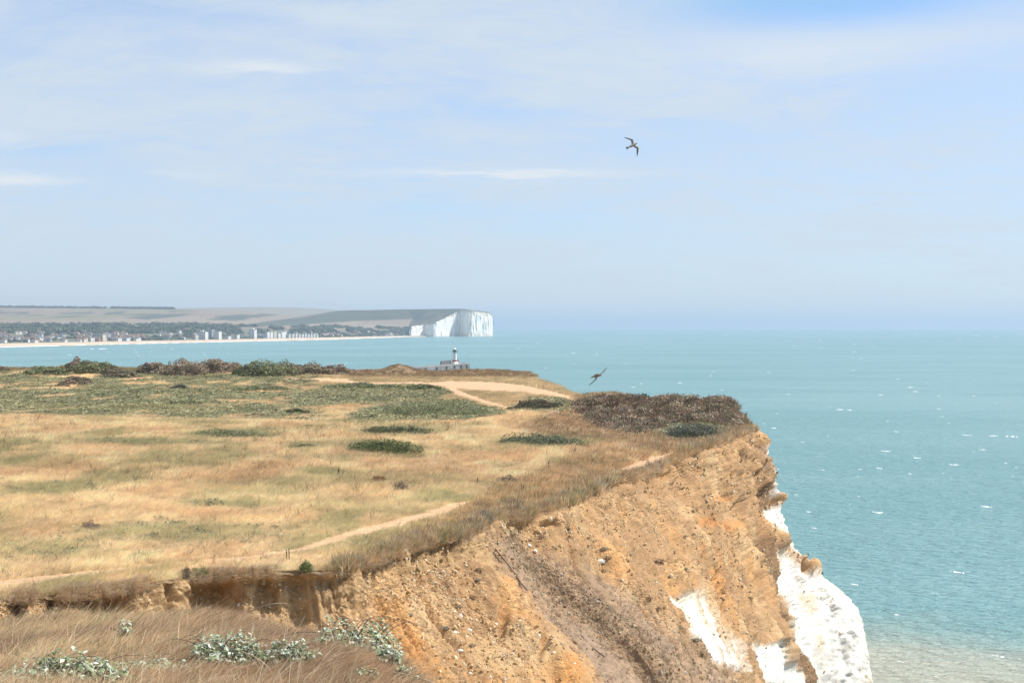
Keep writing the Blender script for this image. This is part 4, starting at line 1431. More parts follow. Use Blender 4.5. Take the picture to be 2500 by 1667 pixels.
flats(572, 1.06, 8, 10, 4, 2, 'isolated small white block between the two tall groups')
flats(612, 1.06, 15, 22, 9, 4, 'stepped tall white tower standing alone on the seafront', pent=True)
flats(646, 1.05, 5, 16, 6, 2, 'slim white tower, left of the twin slim towers')
flats(654, 1.05, 5, 16, 6, 2, 'slim white tower, right of the twin slim towers')
flats(663, 1.06, 5, 16, 6, 2, 'slim pale block right of the twin slim towers', M_cream)
flats(673, 1.06, 7, 12, 5, 3, 'pale gabled block beside the slim pale block')
flats(682, 1.06, 8, 15, 6, 3, 'taller pale gabled block in the seafront cluster')
flats(691, 1.06, 4, 16, 6, 2, 'slim block at the right end of the seafront cluster')
for j in range(10):
    flats(702 + j * 7.6, 1.04, 7.0, 9.5 - 0.25 * j + (j % 3) * .8, 3, 3,
          'white house in the long seafront terrace, %s from the tall flats' % ('first', 'second', 'third', 'fourth', 'fifth', 'sixth', 'seventh', 'eighth', 'ninth', 'tenth')[j], depth=11)

# trees of the town and hedges on the downs: one mass far away
TREE = [clump_mesh('tree_clump', 60, 1.0, 0.95, 0.55, M_leafi, 320 + i) for i in range(4)]
NTT = 5200
tpx_ = rng.uniform(-200, 1000, NTT)
tv_ = np.where(rng.uniform(size=NTT) < 0.60, rng.uniform(2.45, 3.55, NTT), rng.uniform(1.1, 2.6, NTT))
hedge = rng.uniform(size=NTT) < 0.10
hpx = np.where(rng.uniform(size=NTT) < 0.5, rng.uniform(-150, 250, NTT), rng.uniform(265, 420, NTT))
tpx_ = np.where(hedge, hpx, tpx_)
tv_ = np.where(hedge, 5.96, tv_)
tn_ = vnoise(tpx_ * 0.03, tv_ * 4, seed=171)
kk = hedge | (tn_ > -0.25) | (tv_ > 2.6)
kk &= ~((tv_ > 2.6) & ~hedge & (tv_ < 3.6) & (tpx_ > 560) & (tn_ < 0.2))
tpx_, tv_, hedge = tpx_[kk], tv_[kk], hedge[kk]
tp_ = downs_pt(u_of(tpx_), tv_)
n = len(tp_)
ts_ = np.where(hedge, rng.uniform(9, 17, n), np.where(tv_ > 2.4, rng.uniform(8, 17, n), rng.uniform(3.5, 8, n)))
gn_scatter('far_trees', tp_, np.stack([0 * ts_, 0 * ts_, rng.uniform(0, 6, n)], -1), np.stack([ts_, ts_, ts_ * .85], -1),
           jit(np.tile(A(0.12, 0.14, 0.085), (n, 1)), 0.3, n), TREE)

# surf along the beach
su = np.linspace(u_of(-300), u_of(985), 1500)
sp0 = downs_pt(su, np.full(len(su), 0.0))
sn = fbm(np.arange(len(su)) * 0.06, np.arange(len(su)) * 0.0, oct=4, seed=175)
sw = np.clip(sn + 0.12, 0, 1) * 26
SV = np.stack([sp0 + np.stack([0 * sw, -3 - sw, 1.9 + 0 * sw], -1), sp0 + np.stack([0 * sw, -3 - sw * .5, 2.6 + 0 * sw], -1), sp0 + np.stack([0 * sw, -2.5 + 0 * sw, 2.0 + 0 * sw], -1)], 1)
ff = grid_faces(len(su), 3)
ff = ff[sw[(ff // 3).min(1)] > 0.8]
obj('surf', mesh_np('surf', SV, ff, M_foam), kind='stuff')

# ------------------------------------------------------------------ breakwater and lighthouse
def lathe(prof, n=24, cx=0, cy=0):
    V, Fc = [], []
    for (r, z) in prof:
        for k in range(n):
            a = 2 * math.pi * k / n
            V.append((cx + r * math.cos(a), cy + r * math.sin(a), z))
    for i in range(len(prof) - 1):
        for k in range(n):
            Fc.append((i * n + k, i * n + (k + 1) % n, (i + 1) * n + (k + 1) % n, (i + 1) * n + k))
    Fc.append(tuple(range(n))[::-1])
    Fc.append(tuple((len(prof) - 1) * n + k for k in range(n)))
    return V, Fc


bw = bpy.data.objects.new('breakwater', None)
C.objects.link(bw)
bw['label'] = 'long grey concrete breakwater wall running out to the lighthouse'
bw['category'] = 'breakwater'
bl = [(700, 1050, 3.5), (845, 1130, 6.2), (930, 1150, 6.4), (1020, 1185, 7.0), (1090, 1228, 7.7), (1131, 1252, 8.2)]
cen = np.array([[float(X_of(a, b)), b, c_] for a, b, c_ in bl])
cu = np.linspace(0, len(cen) - 1, 90)
cc = crom(cen, cu)
tg = np.gradient(cc[:, :2], axis=0)
tg /= np.linalg.norm(tg, axis=1, keepdims=True)
nl = np.stack([tg[:, 1], -tg[:, 0]], -1)          # towards the viewer side
if nl[50, 1] > 0:
    nl = -nl
prof = [(9, None), (7.5, 0.2), (7.2, 0.0), (-7.2, 0.0), (-8, None)]
WV = []
for k in range(len(cu)):
    row = []
    for (o, dz) in prof:
        z = -4 if dz is None else cc[k, 2] + (0 if dz == 0.0 else -0.35)
        row.append((cc[k, 0] + nl[k, 0] * o, cc[k, 1] + nl[k, 1] * o, z))
    WV.append(row)
WV = np.array(WV)
wq = grid_faces(len(cu), 5)
Vw = [tuple(v) for v in WV.reshape(-1, 3)]
Fw = [tuple(q) for q in wq] + [tuple((len(cu) - 1) * 5 + i for i in range(5)), (4, 3, 2, 1, 0)]
obj('wall', poly_mesh('wall', Vw, Fw, M_conc), parent=bw)
ex_, ey_, ez_ = cc[-1]
# rounded end of the pier
V, Fc = lathe([(9.6, -4 - ez_), (8.6, -0.4), (8.4, 0.35), (7.6, 0.4)], 28)
obj('pier_head', poly_mesh('pier_head', V, Fc, M_conc), parent=bw, loc=(ex_ - 3, ey_, ez_))
# buttresses on the near side
for k in range(6, 88, 6):
    o = 9.2
    v, f = box_v(-.8, .8, -.9, .9, -4, cc[k, 2] - .6)
    b = obj('buttress', poly_mesh('buttress', v, f, M_conc), parent=bw, loc=(cc[k, 0] + nl[k, 0] * 8.0, cc[k, 1] + nl[k, 1] * 8.0, 0))
    b.rotation_euler.z = math.atan2(tg[k, 1], tg[k, 0])
# parapet: a storm wall on the seaward side, its shade put into the colour
for k0, k1 in ((70, 78), (81, 87)):
    pts = cc[k0:k1 + 1]
    PV = []
    for k in range(k0, k1 + 1):
        for (o, z) in ((-4.2, 0), (-4.2, 3.6), (-5.2, 3.6), (-5.2, 0)):
            PV.append((cc[k, 0] + nl[k, 0] * o, cc[k, 1] + nl[k, 1] * o, cc[k, 2] + z - .05))
    m_ = k1 - k0 + 1
    PF = [(i * 4 + j, i * 4 + j + 1, i * 4 + 5 + j, i * 4 + 4 + j) for i in range(m_ - 1) for j in range(3)] + [(0, 1, 2, 3), tuple((m_ - 1) * 4 + j for j in (3, 2, 1, 0))]
    obj('parapet', poly_mesh('parapet', PV, PF, M_concd), parent=bw)

LY = 1244.0
lp = P(1110, 891.5, LY)
lz = float(lp[2])
lh = bpy.data.objects.new('lighthouse', None)
C.objects.link(lh)
lh.location = (float(lp[0]), LY, lz)
lh['label'] = 'small white lighthouse with red base at the end of the breakwater'
lh['category'] = 'lighthouse'
V, Fc = lathe([(4.4, -3.5), (4.1, 1.4), (2.6, 3.4), (2.55, 3.5)], 8)
obj('plinth', poly_mesh('plinth', V, Fc, M_cream), parent=lh)
v, f = box_v(3.0, 6.4, -1.6, 1.6, -3.0, 1.6)
ann = obj('store_room', poly_mesh('store_room', v, f, M_white), parent=lh)
v, f = box_v(3.8, 5.8, -1.7, -1.5, -.6, 0.9)
obj('doorway', poly_mesh('doorway', v, f, M_dark), parent=ann)
V, Fc = lathe([(2.45, 3.45), (2.4, 5.0), (2.1, 5.1)], 24)
obj('red_band', poly_mesh('red_band', V, Fc, M_red, smooth=False), parent=lh)
V, Fc = lathe([(2.05, 5.05), (1.95, 9.0), (1.85, 12.1), (2.3, 12.4), (2.3, 12.55)], 24)
tw_ = obj('tower', poly_mesh('tower', V, Fc, M_white), parent=lh)
for zz in (6.6, 8.6, 10.6):
    v, f = box_v(-.3, .3, -2.12, -1.7, zz, zz + .8)
    obj('window', poly_mesh('window', v, f, M_win), parent=tw_)
V, Fc = lathe([(2.7, 12.55), (2.75, 12.75), (1.2, 12.8)], 24)
gal = obj('gallery', poly_mesh('gallery', V, Fc, M_dark), parent=lh)
for k in range(12):
    a = k * math.pi / 6
    v, f = box_v(-.05, .05, -.05, .05, 12.7, 13.9)
    obj('railing_post', poly_mesh('railing_post', v, f, M_dark), parent=gal, loc=(2.6 * math.cos(a), 2.6 * math.sin(a), 0))
V, Fc = lathe([(2.66, 13.85), (2.66, 13.97), (2.54, 13.97), (2.54, 13.85)], 24)
obj('railing', poly_mesh('railing', V, Fc, M_dark), parent=gal)
V, Fc = lathe([(1.35, 12.75), (1.35, 13.7), (1.3, 13.75)], 16)
lan = obj('lantern_base', poly_mesh('lantern_base', V, Fc, M_dark), parent=lh)
V, Fc = lathe([(1.25, 13.7), (1.25, 15.0)], 12)
obj('lantern', poly_mesh('lantern', V, Fc, M_greyw), parent=lh)
V, Fc = lathe([(1.6, 14.95), (1.5, 15.25), (1.1, 15.9), (.45, 16.35), (.18, 16.5)], 16)
obj('dome', poly_mesh('dome', V, Fc, M_white, smooth=True), parent=lh)
V, Fc = lathe([(.07, 16.4), (.05, 18.0)], 6)
obj('spire', poly_mesh('spire', V, Fc, M_dark), parent=lh)


# ------------------------------------------------------------------ birds
def tube(path, radii, n=8, flat=1.0):
    """closed tube along a path; flat squashes the section vertically"""
    path = np.array(path, float)
    V, Fc = [], []
    for i, p in enumerate(path):
        d = path[min(i + 1, len(path) - 1)] - path[max(i - 1, 0)]
        d /= np.linalg.norm(d) + 1e-9
        up = A(0, 0, 1.0) if abs(d[2]) < 0.9 else A(0, 1.0, 0)
        s = np.cross(d, up); s /= np.linalg.norm(s)
        u = np.cross(s, d)
        for k in range(n):
            a = 2 * math.pi * k / n
            V.append(p + radii[i] * (math.cos(a) * s + flat * math.sin(a) * u))
    for i in range(len(path) - 1):
        for k in range(n):
            Fc.append((i * n + k, i * n + (k + 1) % n, (i + 1) * n + (k + 1) % n, (i + 1) * n + k))
    Fc.append(tuple(range(n))[::-1])
    Fc.append(tuple((len(path) - 1) * n + k for k in range(n)))
    return V, Fc


def gull_mesh(dih1, dih2, sweep, body, tip, fold=1.0):
    """one continuous gull: body along +Y, wings along +-X, bent at the wrist"""
    V, Fc = tube([(0, -.34, 0), (0, -.30, 0), (0, -.20, -.005), (0, -.08, -.015), (0, .06, -.015), (0, .15, 0), (0, .20, .015), (0, .24, .02), (0, .275, .018), (0, .30, .01), (0, .335, 0.0)],
                 [.012, .035, .055, .075, .078, .062, .045, .042, .034, .014, .004], 10)
    V = [tuple(v) for v in V]
    cl = [body] * len(V)
    # tail fan
    b = len(V)
    V += [(-.03, -.28, .012), (.03, -.28, .012), (.085, -.44, .0), (0, -.455, .004), (-.085, -.44, 0), (-.03, -.28, -.012), (.03, -.28, -.012), (.085, -.44, -.008), (0, -.455, -.006), (-.085, -.44, -.008)]
    Fc += [tuple(b + i for i in q) for q in ((0, 1, 2, 3, 4), (9, 8, 7, 6, 5), (0, 5, 6, 1), (1, 6, 7, 2), (2, 7, 8, 3), (3, 8, 9, 4), (4, 9, 5, 0))]
    cl += [body] * 2 + [tip] * 3 + [body] * 2 + [tip] * 3
    for s in (-1, 1):
        L1, L2 = 0.30, 0.40
        st = [(0.03, 0), (.10, .2), (.2, .45), (L1, .62), (L1 + .12, .75), (L1 + .24, .88), (L1 + .34, .96), (L1 + L2, 1.0)]
        ch = [.17, .165, .16, .165, .135, .10, .06, .012]
        rows = []
        for (x, t), c_ in zip(st, ch):
            a = dih1 if x <= L1 else dih2
            xx = min(x, L1) * math.cos(dih1) + max(0, x - L1) * math.cos(dih2)
            z = min(x, L1) * math.sin(dih1) + max(0, x - L1) * math.sin(dih2)
            y = .05 + .12 * min(x, L1) / L1 - sweep * max(0, x - L1)
            rows.append((xx, y, z, c_))
        b = len(V)
        for i, (xx, y, z, c_) in enumerate(rows):
            for (fy_, fz_) in ((0.3, 0), (0.1, .012), (-.7, .004), (-.7, -.002), (0.1, -.010)):
                V.append((s * xx, y + fy_ * c_, z + fz_))
                dark = i / 7.0
                cl.append(tuple(np.array(body) * (1 - dark) + np.array(tip) * dark) if fz_ <= 0 else tuple(np.array(body) * .8 * (1 - dark) + np.array(tip) * dark))
        for i in range(len(rows) - 1):
            for k in range(5):
                q = (b + i * 5 + k, b + i * 5 + (k + 1) % 5, b + (i + 1) * 5 + (k + 1) % 5, b + (i + 1) * 5 + k)
                Fc.append(q if s > 0 else q[::-1])
        Fc.append(tuple(b + k for k in range(5)))
        Fc.append(tuple(b + (len(rows) - 1) * 5 + k for k in range(5)))
    me = poly_mesh('gull', V, Fc, M_bird, smooth=True)
    a = me.attributes.new('col', 'FLOAT_COLOR', 'POINT')
    c4 = np.ones((len(V), 4), np.float32); c4[:, :3] = np.array(cl)
    a.data.foreach_set('color', c4.ravel())
    return me


def place_axes(o, loc, right, fwd):
    r = Vector(right).normalized()
    f = Vector(fwd); f = (f - r * f.dot(r)).normalized()
    u = r.cross(f)
    o.matrix_world = Matrix(((r.x, f.x, u.x, loc[0]), (r.y, f.y, u.y, loc[1]), (r.z, f.z, u.z, loc[2]), (0, 0, 0, 1)))


g1_ = obj('gull', gull_mesh(0.10, -0.25, 0.75, (0.30, 0.26, 0.22), (0.05, 0.05, 0.055)), label='grey-brown gull gliding alone in the open sky', cat='gull', group='gulls in flight')
place_axes(g1_, tuple(P(1545, 355, 74.0)), (0.52, -0.25, -0.82), (0.80, 0.35, 0.48))
g2_ = obj('gull', gull_mesh(0.12, 0.02, 0.35, (0.22, 0.18, 0.15), (0.035, 0.03, 0.03)), label='dark gull banking steeply low over the sea beside the headland', cat='gull', group='gulls in flight')
place_axes(g2_, tuple(P(1458, 917, 60.0)), (0.62, 0.55, 0.56), (0.55, -0.83, 0.20))
g3_ = obj('gull', gull_mesh(0.25, -0.1, 0.4, (0.20, 0.18, 0.16), (0.05, 0.05, 0.05)), label='tiny far-off gull over the bay above the cliff-top bushes', cat='gull', group='gulls in flight')
place_axes(g3_, tuple(P(690, 875, 600.0)), (1, 0.15, 0.05), (0.1, 0.9, 0.3))

CGP, CGQ = PJ(cliff_grid)


def on_cliff(px, py, umin=0.0, umax=13.4):
    d = (CGP - px) ** 2 + (CGQ - py) ** 2
    d = d + np.where((uu < umin) | (uu > umax), 1e9, 0)[:, None]
    d = d + cliff_grid[..., 1] * 0.05
    i, j = np.unravel_index(np.argmin(d), d.shape)
    return cliff_grid[i, j]


def perched(px, py, h, lab):
    k_ = np.where((np.abs(CGQ - py) < 4) & (uu < 13.6)[:, None] & (cliff_grid[..., 1] < 128), CGP, -1e9)   # rim of the cliff at that height
    p = cliff_grid[np.unravel_index(np.argmax(k_), k_.shape)]
    V1, F1 = tube([(0, -.30, .02), (0, -.22, .06), (0, -.10, .16), (0, 0, .27), (0, .05, .36), (0, .07, .43), (0, .08, .48), (0, .11, .50), (0, .15, .49), (0, .20, .475)],
                  [.015, .035, .075, .09, .07, .042, .04, .038, .015, .004], 10)
    V = [tuple(v) for v in V1]; Fc = list(F1)
    for s in (-1, 1):
        V2, F2 = tube([(s * .035, 0.0, -.04), (s * .035, 0.0, .08), (s * .035, -.01, .2)], [.012, .014, .03], 6)
        b = len(V); V += [tuple(v) for v in V2]; Fc += [tuple(i + b for i in q) for q in F2]
    me = poly_mesh('perched_bird', V, Fc, M_crow, smooth=True)
    o = obj('perched_bird', me, label=lab, cat='bird', group='black birds perched on the chalk', loc=tuple(p + A(0, 0, .03)))
    o.rotation_euler.z = math.radians(70)
    o.scale = (h / .5,) * 3
    return o


perched(2004, 1399, 0.36, 'black bird standing upright on the rim of the big chalk buttress')
perched(1951, 1353, 0.24, 'small black bird half hidden on the notch left of the upright one')


# ------------------------------------------------------------------ bushes, brambles and single plants
def ground_at(px, py):
    Y = np.exp(np.linspace(math.log(30), math.log(318), 4000))
    x = X_of(np.full(4000, px), Y)
    z = zland(x, Y, False)
    _, q = PJ(np.stack([x, Y, z], -1))
    run = np.minimum.accumulate(q)
    vis = q <= run + 1e-9
    k = np.argmin(np.abs(q - py) + np.where(vis & (Y > edge_y(px)), 0, 1e6))
    return np.array([x[k], Y[k], z[k]])


def bush_mesh(name, rx, ry, rz, n, leaf, pal, seed, lumpy=0.35, flatb=0.0, lean=0.0):
    r = np.random.default_rng(seed)
    d = r.normal(size=(n, 3)); d[:, 2] = np.abs(d[:, 2]) - 0.05
    d /= np.linalg.norm(d, axis=1, keepdims=True)
    lob = 1 + lumpy * fbm(d[:, 0] * 2.2 + seed, d[:, 1] * 2.2, d[:, 2] * 2.2, oct=3, seed=seed)
    rad = lob * (1 - 0.45 * r.uniform(size=n) ** 2.2)
    c = d * rad[:, None] * A(rx, ry, rz)
    c[:, 0] += lean * c[:, 2]
    c[:, 2] = np.maximum(c[:, 2], -0.15 * rz)
    nn = d / A(rx, ry, rz) * min(rx, rz) + r.normal(0, .6, (n, 3))
    V, Fq = leaf_quads(c, nn, leaf * r.uniform(.6, 1.4, n), r)
    pal = np.array(pal)
    tone_ = fbm(c[:, 0] / rx * 3, c[:, 1] / ry * 3, c[:, 2] / rz * 3, oct=3, seed=seed + 5)
    pi = np.clip(((tone_ + .5) * len(pal) + r.normal(0, .5, n)), 0, len(pal) - 1).astype(int)
    cl = pal[pi] * (1 + .18 * r.normal(size=(n, 1)))
    cl = np.repeat(np.clip(cl, .005, .9), 4, 0)
    return mesh_np(name, V, Fq, M_leaf, cl, smooth=False)


THORN = [(0.203, 0.196, 0.125), (0.281, 0.234, 0.164), (0.328, 0.258, 0.203), (0.234, 0.242, 0.133)]
THORNG = [(0.164, 0.187, 0.094), (0.234, 0.258, 0.125), (0.296, 0.296, 0.156), (0.203, 0.196, 0.133)]
THORNB = [(0.312, 0.234, 0.187), (0.406, 0.296, 0.227), (0.25, 0.227, 0.14), (0.437, 0.336, 0.25)]


def bush(px, py, wpx, hpx, pal, label, seed, leafk=1.0, n=2200, name='thorn_bush', cat='bush', group='thorn bushes along the far cliff top', depth=None, lumpy=.35):
    b = ground_at(px, py)
    sc = b[1] / F
    rx, rz = wpx * sc / 2, hpx * sc
    ry = depth if depth else max(rx * 0.55, rz)
    r_ = bpy.data.objects.new(name, None)
    C.objects.link(r_)
    r_.location = tuple(b - A(0, 0, 0.05))
    r_['label'] = label; r_['category'] = cat
    if group:
        r_['group'] = group
    obj('foliage', bush_mesh('foliage', rx, ry, rz, n, leafk * max(sc * 4.2, .05), pal, seed, lumpy), parent=r_)
    rr_ = random.Random(seed)
    for k in range(0 if name == 'field_plant' else 3):
        a = rr_.uniform(-.5, .5)
        V, Fc = tube([(a * rx, 0, -.3), (a * rx * 1.1, 0, rz * .35), (a * rx * 1.4, rr_.uniform(-.2, .2) * ry, rz * .75)], [.05 * rz, .04 * rz, .01 * rz], 6)
        obj('stem', poly_mesh('stem', V, Fc, M_cane, smooth=True), parent=r_)
    return r_


for i, (a, b, wp, hp_, pl, lb) in enumerate((
        (8, 905, 26, 10, THORNB, 'small reddish scrub at the far left edge of the cliff top'),
        (120, 913, 110, 16, THORNG, 'long low dark bush left of the rounded bush'),
        (183, 903, 40, 25, THORNB, 'rounded bushy dome standing highest on the left skyline'),
        (232, 909, 95, 26, THORNG, 'broad dark bush just right of the rounded dome'),
        (275, 914, 46, 18, THORN, 'bush by the bare earth gap on the left skyline'),
        (300, 922, 80, 16, THORN, 'low brownish bush below the bare earth gap'),
        (380, 912, 70, 23, THORNB, 'windswept brown bush right of the skyline gap'),
        (445, 916, 100, 34, THORNB, 'largest windswept purplish-brown thicket on the skyline'),
        (528, 909, 100, 29, THORNB, 'brown thicket with a green top on the middle skyline'),
        (573, 905, 28, 18, THORNG, 'small dark round bush at the end of the brown thicket'),
        (603, 917, 62, 22, THORNG, 'green bush in front of the middle skyline thicket'),
        (655, 918, 130, 36, THORNG, 'wide green bush near the start of the pale track'),
        (735, 913, 110, 26, THORN, 'low spreading bush above the pale track'),
        (805, 912, 90, 18, THORNB, 'thin brown hedge running to the broken earth corner'),
        (187, 940, 66, 17, THORNB, 'isolated brownish bush in the green scrub on the left'),
        (152, 945, 34, 9, THORN, 'little bush beside the isolated brownish one'),
        (436, 950, 34, 9, [(0.19, 0.19, 0.15), (0.15, 0.16, 0.12)], 'pale grey low bush in the green scrub'),
        (640, 955, 130, 11, THORNG, 'long flat dark green bush below the pale track'),
        (880, 948, 150, 13, THORNG, 'dark green bush bed just below the track bend'),
        (1030, 951, 90, 10, THORNG, 'dark green bush bed where the two tracks fork'),
        (720, 1012, 60, 14, THORNG, 'rounded green bush at the near end of the scrub'),
        (620, 1018, 70, 8, THORN, 'low dull bush left of the rounded green bush at the scrub end'))):
    bush(a, b, wp * 1.12, hp_, pl, lb, 400 + i, n=5200, lumpy=.6)

for i, (a, b, wp, hp_, pl, lb) in enumerate((
        (560, 1072, 200, 15, THORNG, 'long dark green bramble bed in the golden grass, farthest of the field'),
        (740, 1098, 80, 9, THORNG, 'small dark green bramble bed left of the rounded one'),
        (935, 1110, 176, 27, [(0.075, 0.105, 0.035), (0.11, 0.14, 0.05), (0.15, 0.175, 0.07), (0.06, 0.085, 0.03)], 'rounded bright green bramble mound in the middle of the field'),
        (1310, 1090, 220, 22, [(0.12, 0.14, 0.09), (0.17, 0.185, 0.12), (0.09, 0.11, 0.06)], 'grey-green bramble mound right of the rounded green one'),
        (960, 1062, 170, 16, [(0.14, 0.15, 0.08), (0.10, 0.12, 0.06), (0.20, 0.19, 0.10)], 'dull green bramble bed behind the rounded green mound'),
        (1060, 1016, 260, 24, THORNG, 'large dark green bramble bank left of the branching track'),
        (1320, 1000, 150, 17, [(0.13, 0.13, 0.08), (0.10, 0.10, 0.06), (0.16, 0.12, 0.08)], 'brown-green scrub bank right of the branching track'),
        (1690, 1072, 130, 26, [(0.16, 0.165, 0.12), (0.12, 0.13, 0.085), (0.20, 0.20, 0.165)], 'grey-green scrub hump below the dark heath bank'))):
    bush(a, b, wp, hp_ * 1.4, pl, lb, 440 + i, n=6500, name='bramble_mound', group='bramble mounds in the field', leafk=.85, lumpy=.5)

for i, (a, b, wp, hp_, pl, lb) in enumerate((
        (925, 1178, 46, 18, [(0.26, 0.13, 0.06), (0.32, 0.18, 0.09)], 'rusty dry clump in the golden grass'),
        (980, 1198, 42, 24, [(0.24, 0.19, 0.14), (0.18, 0.14, 0.10)], 'greyish dead clump right of the rusty one'),
        (1240, 1180, 50, 22, [(0.24, 0.19, 0.13), (0.20, 0.15, 0.10)], 'greyish dead clump near the cliff edge'),
        (218, 1290, 52, 20, [(0.25, 0.19, 0.15), (0.20, 0.15, 0.12)], 'purple-grey dead clump in the left field'),
        (484, 1401, 50, 18, [(0.15, 0.19, 0.05), (0.20, 0.23, 0.07), (0.10, 0.13, 0.04)], 'fresh green plant on the turf edge above the earth scar'),
        (452, 1404, 22, 22, [(0.10, 0.085, 0.07), (0.14, 0.11, 0.09)], 'small dark plant left of the fresh green one'),
        (745, 1388, 32, 22, [(0.12, 0.16, 0.05), (0.17, 0.20, 0.07)], 'upright green plant at the right end of the earth scar'),
        (1185, 1290, 46, 26, [(0.24, 0.21, 0.17), (0.18, 0.15, 0.11)], 'grey tussock hanging over the head of the gully'))):
    bush(a, b, wp, hp_, pl, lb, 470 + i, n=1500, name='field_plant', cat='plant', group=None, leafk=.7, lumpy=.5)


def dock(px, py, hpx, nst, lab, seed):
    b = ground_at(px, py)
    sc = b[1] / F
    h_ = hpx * sc
    r_ = random.Random(seed)
    root = bpy.data.objects.new('dead_dock_plant', None)
    C.objects.link(root)
    root.location = tuple(b)
    root['label'] = lab; root['category'] = 'plant'; root['group'] = 'dead dock plants'
    for k in range(nst):
        ox = (k - (nst - 1) / 2) * .16 * h_
        lx = r_.uniform(-.1, .22)
        hh = h_ * r_.uniform(.75, 1.0)
        V, Fc = tube([(ox, 0, -.1), (ox + lx * hh * .4, 0, hh * .5), (ox + lx * hh, 0, hh)], [.012 * 1.5, .014, .006], 6)
        st = obj('stalk', poly_mesh('stalk', V, Fc, M_stalk), parent=root)
        SVt, SF = [], []
        for q in range(46):
            t = .38 + .62 * q / 46
            w_ = .075 * h_ * (1 - .75 * abs(t - .62) / .4) * r_.uniform(.5, 1.2)
            a = r_.uniform(0, 6.28)
            c_ = A(ox + lx * hh * t, 0, hh * t)
            dv_ = A(math.cos(a), math.sin(a), .5) * w_
            sv_ = A(-math.sin(a), math.cos(a), 0) * w_ * .5
            bq = len(SVt)
            SVt += [c_, c_ + dv_ * .6 + sv_, c_ + dv_ * 1.2, c_ + dv_ * .6 - sv_]
            SF.append((bq, bq + 1, bq + 2, bq + 3))
        obj('seed_head', poly_mesh('seed_head', SVt, SF, M_stalk), parent=st)


for i, (a, b, hp_, ns, lb) in enumerate((
        (1582, 1160, 30, 3, 'three-stemmed dead dock beside the near bare patch of path'),
        (1566, 1158, 22, 1, 'single dead dock left of the three-stemmed one'),
        (1687, 1122, 14, 2, 'dark leaning dock on the slope below the grey-green hump'),
        (1763, 1080, 12, 1, 'short dark dock near the far corner of the cliff edge'),
        (1548, 1108, 18, 1, 'single thin dock standing above the bare patch of path'),
        (1498, 1110, 16, 2, 'pair of dead dock stems left of the thin single one'),
        (1165, 1186, 24, 2, 'dark stubby dock alone in the golden grass'),
        (1090, 1154, 22, 2, 'brown dock stems left of and behind the stubby one'),
        (1274, 1202, 26, 2, 'slim dock stems near the rusty grass by the edge'),
        (1338, 1150, 32, 1, 'tall thin bent stem in the grass right of centre'),
        (826, 1166, 30, 2, 'tall grey leaning stems left of the rusty clump'),
        (702, 1366, 34, 2, 'tall thin dead stems beside the worn path'),
        (1060, 1165, 20, 1, 'thin brown stem left of the brown dock stems'))):
    dock(a, b, hp_, ns, lb, 500 + i)

# small plants and lumps on the scree
SCREE = [(1093, 1418), (1244, 1431), (1170, 1390), (1166, 1416), (1150, 1458), (1117, 1482), (1040, 1527), (1088, 1533), (1152, 1578), (1222, 1606), (1057, 1578), (1000, 1502),
         (1475, 1392), (1285, 1360), (1322, 1310), (1472, 1341), (1384, 1290), (1611, 1372), (1533, 1355), (1556, 1398), (1600, 1310), (1608, 1485), (1670, 1310), (1690, 1305), (1655, 1532), (1480, 1365), (1580, 1460), (1700, 1565)]
pm_ = [bush_mesh('scree_tuft', .22, .2, .17, 320, .06, [(0.36, 0.25, 0.155), (0.42, 0.29, 0.18), (0.28, 0.20, 0.125)], 520 + i, .5) for i in range(2)]
pg_ = bush_mesh('scree_tuft', .20, .2, .17, 320, .055, [(0.30, 0.29, 0.20), (0.24, 0.23, 0.15), (0.34, 0.32, 0.25)], 524, .5)
for i, (a, b) in enumerate(SCREE):
    p = on_cliff(a, b, 7.6 if (a > 1300 or (a > 1260 and b < 1380)) else 4.5, 12.5 if a > 1260 else 7.55)
    gr = (i % 4 == 3)
    left = a < 1260
    o = obj('scree_tuft', pg_ if gr else pm_[i % 2],
            label='%s tuft %s the %s' % ('grey-green' if gr else 'small dry brown', 'near the top of' if b < 1350 else 'on the upper half of' if b < 1420 else 'halfway down' if b < 1500 else 'low on', 'orange scree left of the rope' if left else 'brown slump right of the rope' if a < 1500 else 'steep earth face above the chalk' if b < 1420 else 'earth face beside the left chalk patch'),
            cat='plant', group='tufts on the scree', loc=tuple(p))
    s_ = np.clip(p[1] / 55, .7, 1.4) * (0.5 + 0.5 * ((i * 37) % 10) / 10)
    o.scale = (s_ * (1 + .5 * ((i * 13) % 7) / 7), s_, s_ * .6)
    o.rotation_euler.z = i * 1.3
for i, (a, b, sz_, lb) in enumerate(((1108, 1544, .14, 'largest pale chalk lump low on the orange scree'), (1128, 1585, .11, 'white chalk lump below the largest one'),
                                     (1146, 1538, .10, 'white chalk lump right of the largest one'), (1476, 1368, .15, 'white chalk lump at the top of the steep earth face'),
                                     (1290, 1330, .13, 'pale stone in the rubble near the gully head'), (1305, 1345, .11, 'pale stone right of the one near the gully head'))):
    p = on_cliff(a, b, 7.6 if a > 1260 else 4.5, 12.5 if a > 1260 else 7.55)
    o = obj('chalk_lump', stone_mesh('chalk_lump', 540 + i, M_chalkr), label=lb, cat='stone', group='pale lumps on the scree', loc=tuple(p))
    o.scale = (sz_,) * 3

# old rope lying down the slump
rp = [on_cliff(a, b, 7.55, 9.5) for a, b in ((1208, 1345), (1228, 1368), (1251, 1394), (1280, 1428), (1312, 1465), (1340, 1494), (1367, 1520), (1400, 1546), (1438, 1577), (1475, 1605))]
rp = crom(np.array(rp) + A(0, -.06, .07), np.linspace(0, 9, 60))
V, Fc = tube(rp, [.022] * 60, 6)
obj('old_rope', poly_mesh('old_rope', V, Fc, M_rope, smooth=True), label='thin dark rope lying straight down the brown slump', cat='rope')


